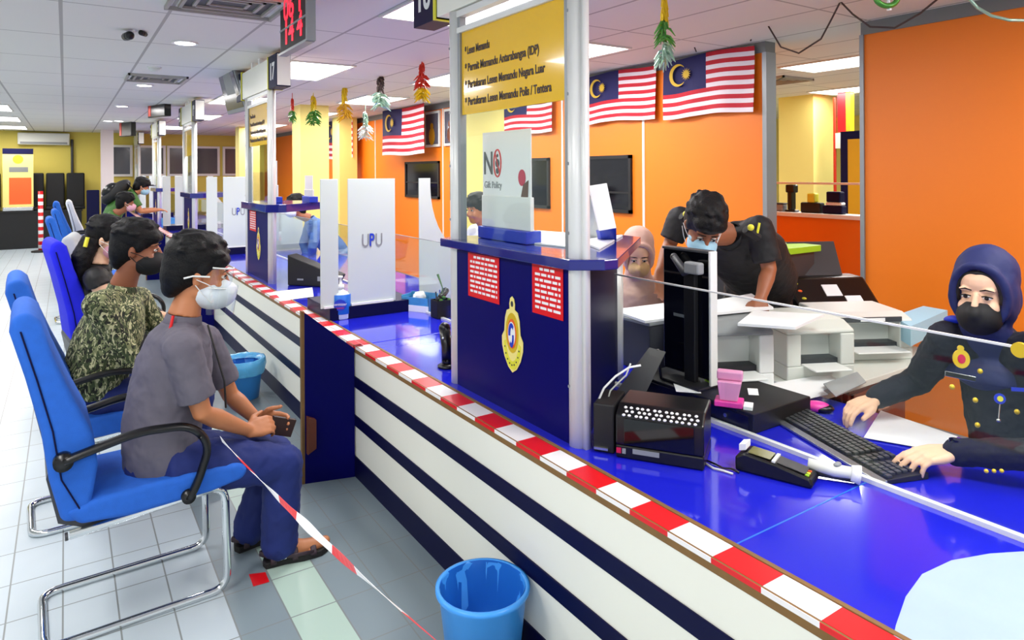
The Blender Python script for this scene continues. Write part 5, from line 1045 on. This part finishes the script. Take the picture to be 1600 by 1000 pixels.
ya, yb = P(664, 200, 'x', 4.6).y, P(599, 200, 'x', 4.6).y; flag('striped flag hanging left of the near pod, under the red ornament', ya, yb, P(630, 164, 'x', 4.6).z - .03, P(630, 240, 'x', 4.6).z, 4.6, 4)
ya, yb = P(552, 200, 'x', 4.6).y, P(510, 200, 'x', 4.6).y; flag('smallest striped flag, farthest left beside the yellow column', ya, yb, P(530, 180, 'x', 4.6).z - .05, P(530, 245, 'x', 4.6).z, 4.6, 5)
def framed(lab, ya, yb, z0, z1, m='mustard'):
    t = thing('picture_frame', lab, 'picture', (WX, (ya + yb) / 2, z0), 0); build('frame', MB().box(WX - .03, WX, ya, yb, z0, z1), M['offwhite'], t, bevel=.004)
    build('picture', MB().box(WX - .033, WX - .03, ya + .04, yb - .04, z0 + .04, z1 - .04), M['dgl2'], t); c_ = V((WX - .033, (ya + yb) / 2, z0 + (z1 - z0) * .3)); build('figure', MB().disc(c_, (yb - ya) * .2, CR, CU, CN * .002, 14, 1.4).disc(c_ + CU * .16, .05, CR, CU, CN * .002, 12), M[m], t)
framed('framed portrait with a yellow figure right of the hanging flag', 9.26, 9.76, 2.12, 2.68); framed('second framed portrait beside the near pod post', 8.72, 9.12, 2.12, 2.68, 'brown')
# ================================================================== GARLANDS AND ORNAMENTS
def wire(lab, pts, r=.006, m='wire', d=None, cat='garland'):
    w_ = [P(u, v, 'd', d0) for u, v, d0 in pts]; out = []
    for i_ in range(len(w_) - 1):
        for k in range(6): out.append(lerp(w_[i_], w_[i_ + 1], k / 6))
    out.append(w_[-1]); t = thing('garland_wire', lab, cat, w_[0], 0, 'string light wires'); build('wire', MB().tube(out, r, seg=6), M[m], t, smooth=True)
    return t
wire('dark string light wire looping from the rightmost flag over to the right orange panel', [(1175, 68, 5.5), (1183, 42, 5.4), (1194, 27, 5.2), (1203, 45, 5.0), (1222, 78, 4.8), (1250, 88, 4.6), (1285, 66, 4.5), (1302, 35, 4.4), (1316, 8, 4.3), (1335, 28, 4.2), (1362, 48, 4.1), (1400, 50, 4.0), (1440, 28, 3.9), (1475, 0, 3.8)])
wire('dark wire peak over the rightmost flag', [(1060, 86, 6.2), (1066, 66, 6.1), (1074, 52, 6.0), (1082, 64, 5.9), (1090, 84, 5.8)]); wire('dark wire peak over the second flag beside the near post', [(981, 97, 6.8), (985, 82, 6.7), (991, 73, 6.7), (997, 82, 6.6), (1002, 96, 6.5)])
wire('pale wire in the top right corner', [(1512, 0, 3.5), (1530, 20, 3.5), (1552, 33, 3.45), (1580, 40, 3.4), (1610, 41, 3.4)], .008, 'tinsels')
def ornament(lab, u, v0, v1, d, cols, kind=0, w=.06):
    top, bot = P(u, v0, 'd', d), P(u, v1, 'd', d); t = thing('hanging_ornament', lab, 'ornament', top, 0)
    build('string', MB().tube([V((top.x, top.y, CZ)), V((top.x, top.y, (top.z + bot.z) / 2))], .004, seg=6), M[cols[0]], t)
    rnd = random.Random(int(u)); H = top.z - bot.z
    for j, c_ in enumerate(cols):
        mb = MB()
        for k in range(34):
            zz = top.z - H * ((k + rnd.random()) / 34 * (.85 / len(cols)) + j / len(cols)); rr = w * (.3 if j == 0 else .8)
            a_ = rnd.uniform(0, 6.3); mb.tube([(top.x, top.y, zz), (top.x + rr * math.cos(a_) * .5, top.y + rr * math.sin(a_) * .5, zz - H * .03), (top.x + rr * math.cos(a_), top.y + rr * math.sin(a_), zz - H * .14)], [w * .07, w * .1, w * .03], seg=5)
        build('tinsel', mb, M[c_], t)
ornament('green and yellow hanging ornament in front of the rightmost flag', 1041, 0, 104, 3.6, ('tinsely', 'tinselg', 'tinsels'), w=.07)
ornament('red ornament hanging over the flag left of the near pod', 661, 96, 155, 6.5, ('tinselr', 'tinselr', 'tinsely'), w=.1)
ornament('silvery green star ornament left of the red one', 596, 116, 168, 7.5, ('wire', 'tinsels'), w=.14)
ornament('yellow and orange ornament above the smallest flag', 540, 132, 186, 8.5, ('tinsely', 'mustard'), w=.13); ornament('green ornament in front of the yellow column', 491, 146, 192, 9.0, ('tinsely', 'tinselg'), w=.13)
ornament('small red and green ornament left of the yellow column', 458, 150, 188, 9.0, ('tinselr', 'tinselg'), w=.07); ornament('pale fringe ornament right of the smallest flag', 572, 172, 215, 9.5, ('tinsels', 'offwhite'), w=.14)
q = P(1389, -2, 'd', 3.3); t = thing('hanging_ornament', 'red and green wreath hanging at the top edge of the picture', 'ornament', q)
for k, c_ in enumerate(('tinselr', 'tinselg')): build('ring', MB().tube([q + V((.052 * math.cos(a_) * (1 + .1 * math.sin(5 * a_ + k)) , -.03 * math.cos(a_), .055 * math.sin(a_))) for a_ in [math.pi * (k + j / 14) for j in range(15)]], .014, seg=8), M[c_], t, smooth=True)
build('ribbon', MB().tube([q + V((.01, 0, -.02)), q + V((.02, 0, -.075))], [.006, .012], seg=6), M['paper'], t); build('string', MB().tube([q + V((0, 0, .05)), V((q.x, q.y, CZ))], .003, seg=6), M['wire'], t)
# ================================================================== DISPLAYS
c0 = P(437, 85, 'd', 3.45); c1 = P(482, 72, 'd', 3.2)
ya, yb = P(482, 40, 'x', 1.12).y, P(441, 40, 'x', 1.12).y; zb = P(441, 80, 'x', 1.12).z
t = thing('queue_display', 'black queue number display with red glowing digits hanging at the top', 'display', (1.12, (ya + yb) / 2, CZ))
build('case', MB().box(1.12, 1.15, ya - .01, yb + .01, zb, CZ - .06), M['blackm'], t, bevel=.004); build('side_frame', MB().box(1.11, 1.16, ya - .03, ya - .008, zb - .01, CZ - .05).box(1.11, 1.16, ya - .01, yb + .02, zb - .014, zb), M['alug'], t)
build('hanger', MB().tube([(1.135, ya + .1, CZ - .06), (1.135, ya + .1, CZ)], .01), M['alug'], t)
zm = zb + (CZ - .06 - zb) * .5
for z, s_t in ((zb + .1, '14 4'), (zm + .11, '06 1')): text('digits', s_t, .2, (1.118, (ya + yb) / 2, z), CR, CU, M['led'], t, ay='CENTER', sx=.85 * (yb - ya) / .42, bold=.002)
build('divider_bar', MB().box(1.114, 1.12, ya, yb, zm - .006, zm + .006), M['grey'], t)
# hung television seen from the side
t = thing('television', 'television hanging from the ceiling on a black bracket above the second pod', 'television', P(375, 75, 'd', 7.2))
pts = [P(333, 76, 'd', 7.6), P(356, 66, 'd', 7.0), P(386, 168, 'd', 6.9), P(357, 175, 'd', 7.5)]
build('case', MB().prism(pts, (.09, .05, .02)), M['grey'], t, bevel=.01); n_ = (pts[1] - pts[0]).cross(pts[3] - pts[0]).normalized(); n_ = n_ if n_.x < 0 else -n_
ctr = sum(pts, V()) / 4; build('screen', MB().prism([lerp(ctr, p_, .88) for p_ in pts], n_ * .006), M['dgl2'], t)
q = P(378, 95, 'd', 7.1); build('bracket', MB().limb([P(366, 70, 'd', 7.2), P(380, 118, 'd', 7.1)], [.05, .06]).limb([P(386, 66, 'd', 7.2), P(392, 100, 'd', 7.1)], [.03, .03]), M['black'], t, smooth=True); build('ceiling_rod', MB().tube([V((q.x, q.y, q.z + .1)), V((q.x, q.y, CZ))], .025), M['black'], t)
for u, v, d, lab in ((250, 155, 10.5, 'small queue display with a red strip far down the hall'), (200, 190, 14, 'farthest hanging television down the hall')):
    q = P(u, v, 'd', d); t = thing('television', lab, 'television', q); build('case', MB().box(-.05, .05, -.3, .3, -.22, .22, T(q, .3)), M['black'], t, bevel=.01); build('rod', MB().tube([q, V((q.x, q.y, CZ))], .02), M['alug'], t); build('red_strip', MB().box(-.055, -.05, .18, .26, -.2, .35, T(q, .3)), M['tinselr'], t)
# ================================================================== FAR END OF THE HALL
t = thing('air_conditioner', 'cream wall air conditioner on the yellow end wall', 'air conditioner', (-.4, 20.3, 2.5))
build('body', MB().box(-.95, .1, 20.08, 20.3, 2.45, 2.74), M['offwhite'], t, bevel=.02); build('vent', MB().box(-.9, .05, 20.07, 20.08, 2.47, 2.52), M['grey'], t)
t = thing('display_table', 'black draped table standing against the yellow end wall under the banner', 'table', (-1.1, 19.7, 0)); build('table_top', MB().box(-2.4, .35, 19.3, 20.1, .84, .87), M['blackm'], t); build('drape', MB().box(-2.38, .33, 19.32, 20.08, 0, .84), M['blackm'], t)
for k in range(7):
    x = -2.3 + k * .42; t = thing('stacked_seat', 'black high-backed seat in the dark row by the end wall, %s from the left' % order[k], 'seat', (x, 19.9, .87), 0, 'row of black seats by the end wall') if k != 3 else None
    if t: build('backrest', MB().box(x - .19, x + .19, 19.98, 20.06, .9, 1.76), M['blackm'], t, bevel=.03); build('seat', MB().box(x - .19, x + .19, 19.6, 20.0, .871, .96), M['black'], t, bevel=.02)
for k in range(3):
    x = .55 + .3 * k; t = thing('waiting_seat', 'navy waiting seat on the floor at the end wall, %s from the black table' % ['first', 'second', 'third'][k], 'seat', (x, 18.6, 0), 0, 'navy waiting seats'); build('backrest', MB().box(x - .13, x + .13, 18.8, 18.86, .45, 1.35 - .15 * k), M['navyd'], t, bevel=.02); build('seat', MB().box(x - .13, x + .13, 18.4, 18.8, .38, .46), M['navyd'], t, bevel=.02); build('leg', MB().box(x - .03, x + .03, 18.55, 18.65, 0, .38), M['black'], t)
qa, qb = P(8, 325, 'd', 15.7), P(50, 325, 'd', 15.7); x0, x1, yy = -1.2, -.62, 19.42; z0 = .872
t = thing('roll_up_banner', 'roll-up banner with a navy head, gold crest and orange lower half at the far left', 'banner', (-.9, yy, z0))
build('base', MB().box(x0, x1, yy - .1, yy + .1, z0, z0 + .1), M['silver'], t, bevel=.02); build('sheet', MB().box(x0, x1, yy - .004, yy, z0 + .1, 2.33), M['yellowc'], t); build('head_band', MB().box(x0, x1, yy - .008, yy - .004, 2.2, 2.33), M['navyd'], t)
build('orange_panel', MB().box(x0 + .12, x1 - .04, yy - .008, yy - .004, z0 + .16, z0 + .78), M['orangep'], t); build('crest', MB().disc((-.91, yy - .008, 2.08), .1, X_, Z_, (0, -.003, 0), 20), M['gold'], t); build('text_block', MB().box(x0 + .12, x1 - .1, yy - .007, yy - .004, 1.78, 1.9), M['trim'], t)
t = thing('striped_post', 'short post wrapped in red and white tape beside the far banner', 'post', (-.5, 18.9, 0)); q = P(63, 312, 'd', 15)
build('post', MB().tube([(q.x, q.y, 0), (q.x, q.y, 1.35)], .05, seg=12), stripes('post_tape', 2, .16, 0), t, smooth=True); build('foot', MB().lathe([(.18, 0), (.18, .03), (.05, .05)], (q.x, q.y, 0)), M['blackm'], t)
tag(build('wall_pipe', MB().tube([(.15, 20.24, 2.6), (.15, 20.24, 1.2)], .03), M['dgrey']), 'dark pipe running down the yellow end wall by the air conditioner', 'pipe')
# back room: things on the low partition
def ledge_item(u, lab, name, parts):
    q = P(u, 335, 'x', 6.03); q.z = 1.3105; t = thing(name, lab, 'office item', q)
    for nm, y0, y1, z0, z1, m_ in parts: build(nm, MB().box(5.99, 6.07, q.y + y0, q.y + y1, q.z + z0, q.z + z1), M[m_], t, bevel=.012)
ledge_item(1214, 'low grey box on the white ledge of the back partition', 'storage_box', (('body', -.09, .09, 0, .07, 'grey'), ('lid', -.095, .095, .07, .085, 'dgrey')))
ledge_item(1237, 'black webcam on a leaning stand on the white ledge of the back partition', 'webcam', (('base', -.06, .06, 0, .02, 'black'), ('pole', -.02, .03, .02, .2, 'black'), ('head', -.045, .05, .19, .27, 'black')))
ledge_item(1268, 'black box with a yellow top on the white ledge of the back partition', 'parcel', (('body', -.11, .1, 0, .1, 'blackm'), ('top', -.05, .03, .1, .19, 'goldp')))
ledge_item(1303, 'navy bag with a white band on the white ledge of the back partition', 'handbag', (('body', -.1, .1, 0, .08, 'navyd'), ('band', -.09, .07, .08, .11, 'white'), ('flap', -.08, .06, .11, .21, 'navyd')))
t = thing('red_sign', 'red and yellow vertical sign high on the back room column', 'sign', (8.7, 5.6, 2.4)); q = P(1316, 180, 'd', 9.2); build('board', MB().box(q.x, q.x + .1, q.y - .06, q.y + .06, q.z - .28, q.z + .28), M['red'], t); build('strip', MB().box(q.x, q.x + .1, q.y - .12, q.y - .06, q.z - .28, q.z + .28), M['mustard'], t); build('switch_box', MB().box(q.x - .02, q.x + .1, q.y - .2, q.y + .08, q.z - .5, q.z - .29), M['offwhite'], t); build('conduit', MB().tube([(q.x, q.y + .1, q.z + .2), (q.x, q.y + .1, .2)], .02), M['tinselr'], t)
t = thing('notice_column', 'tall dark panel with a yellow strip at the right side of the back room opening', 'panel', (8, 4, 0)); q = P(1338, 270, 'd', 8.2); build('board', MB().box(q.x, q.x + .08, q.y - .22, q.y + .2, .9, 2.2), M['navyd'], t); build('strip', MB().box(q.x - .01, q.x, q.y - .06, q.y + .1, 1.0, 2.1), M['mustard'], t)
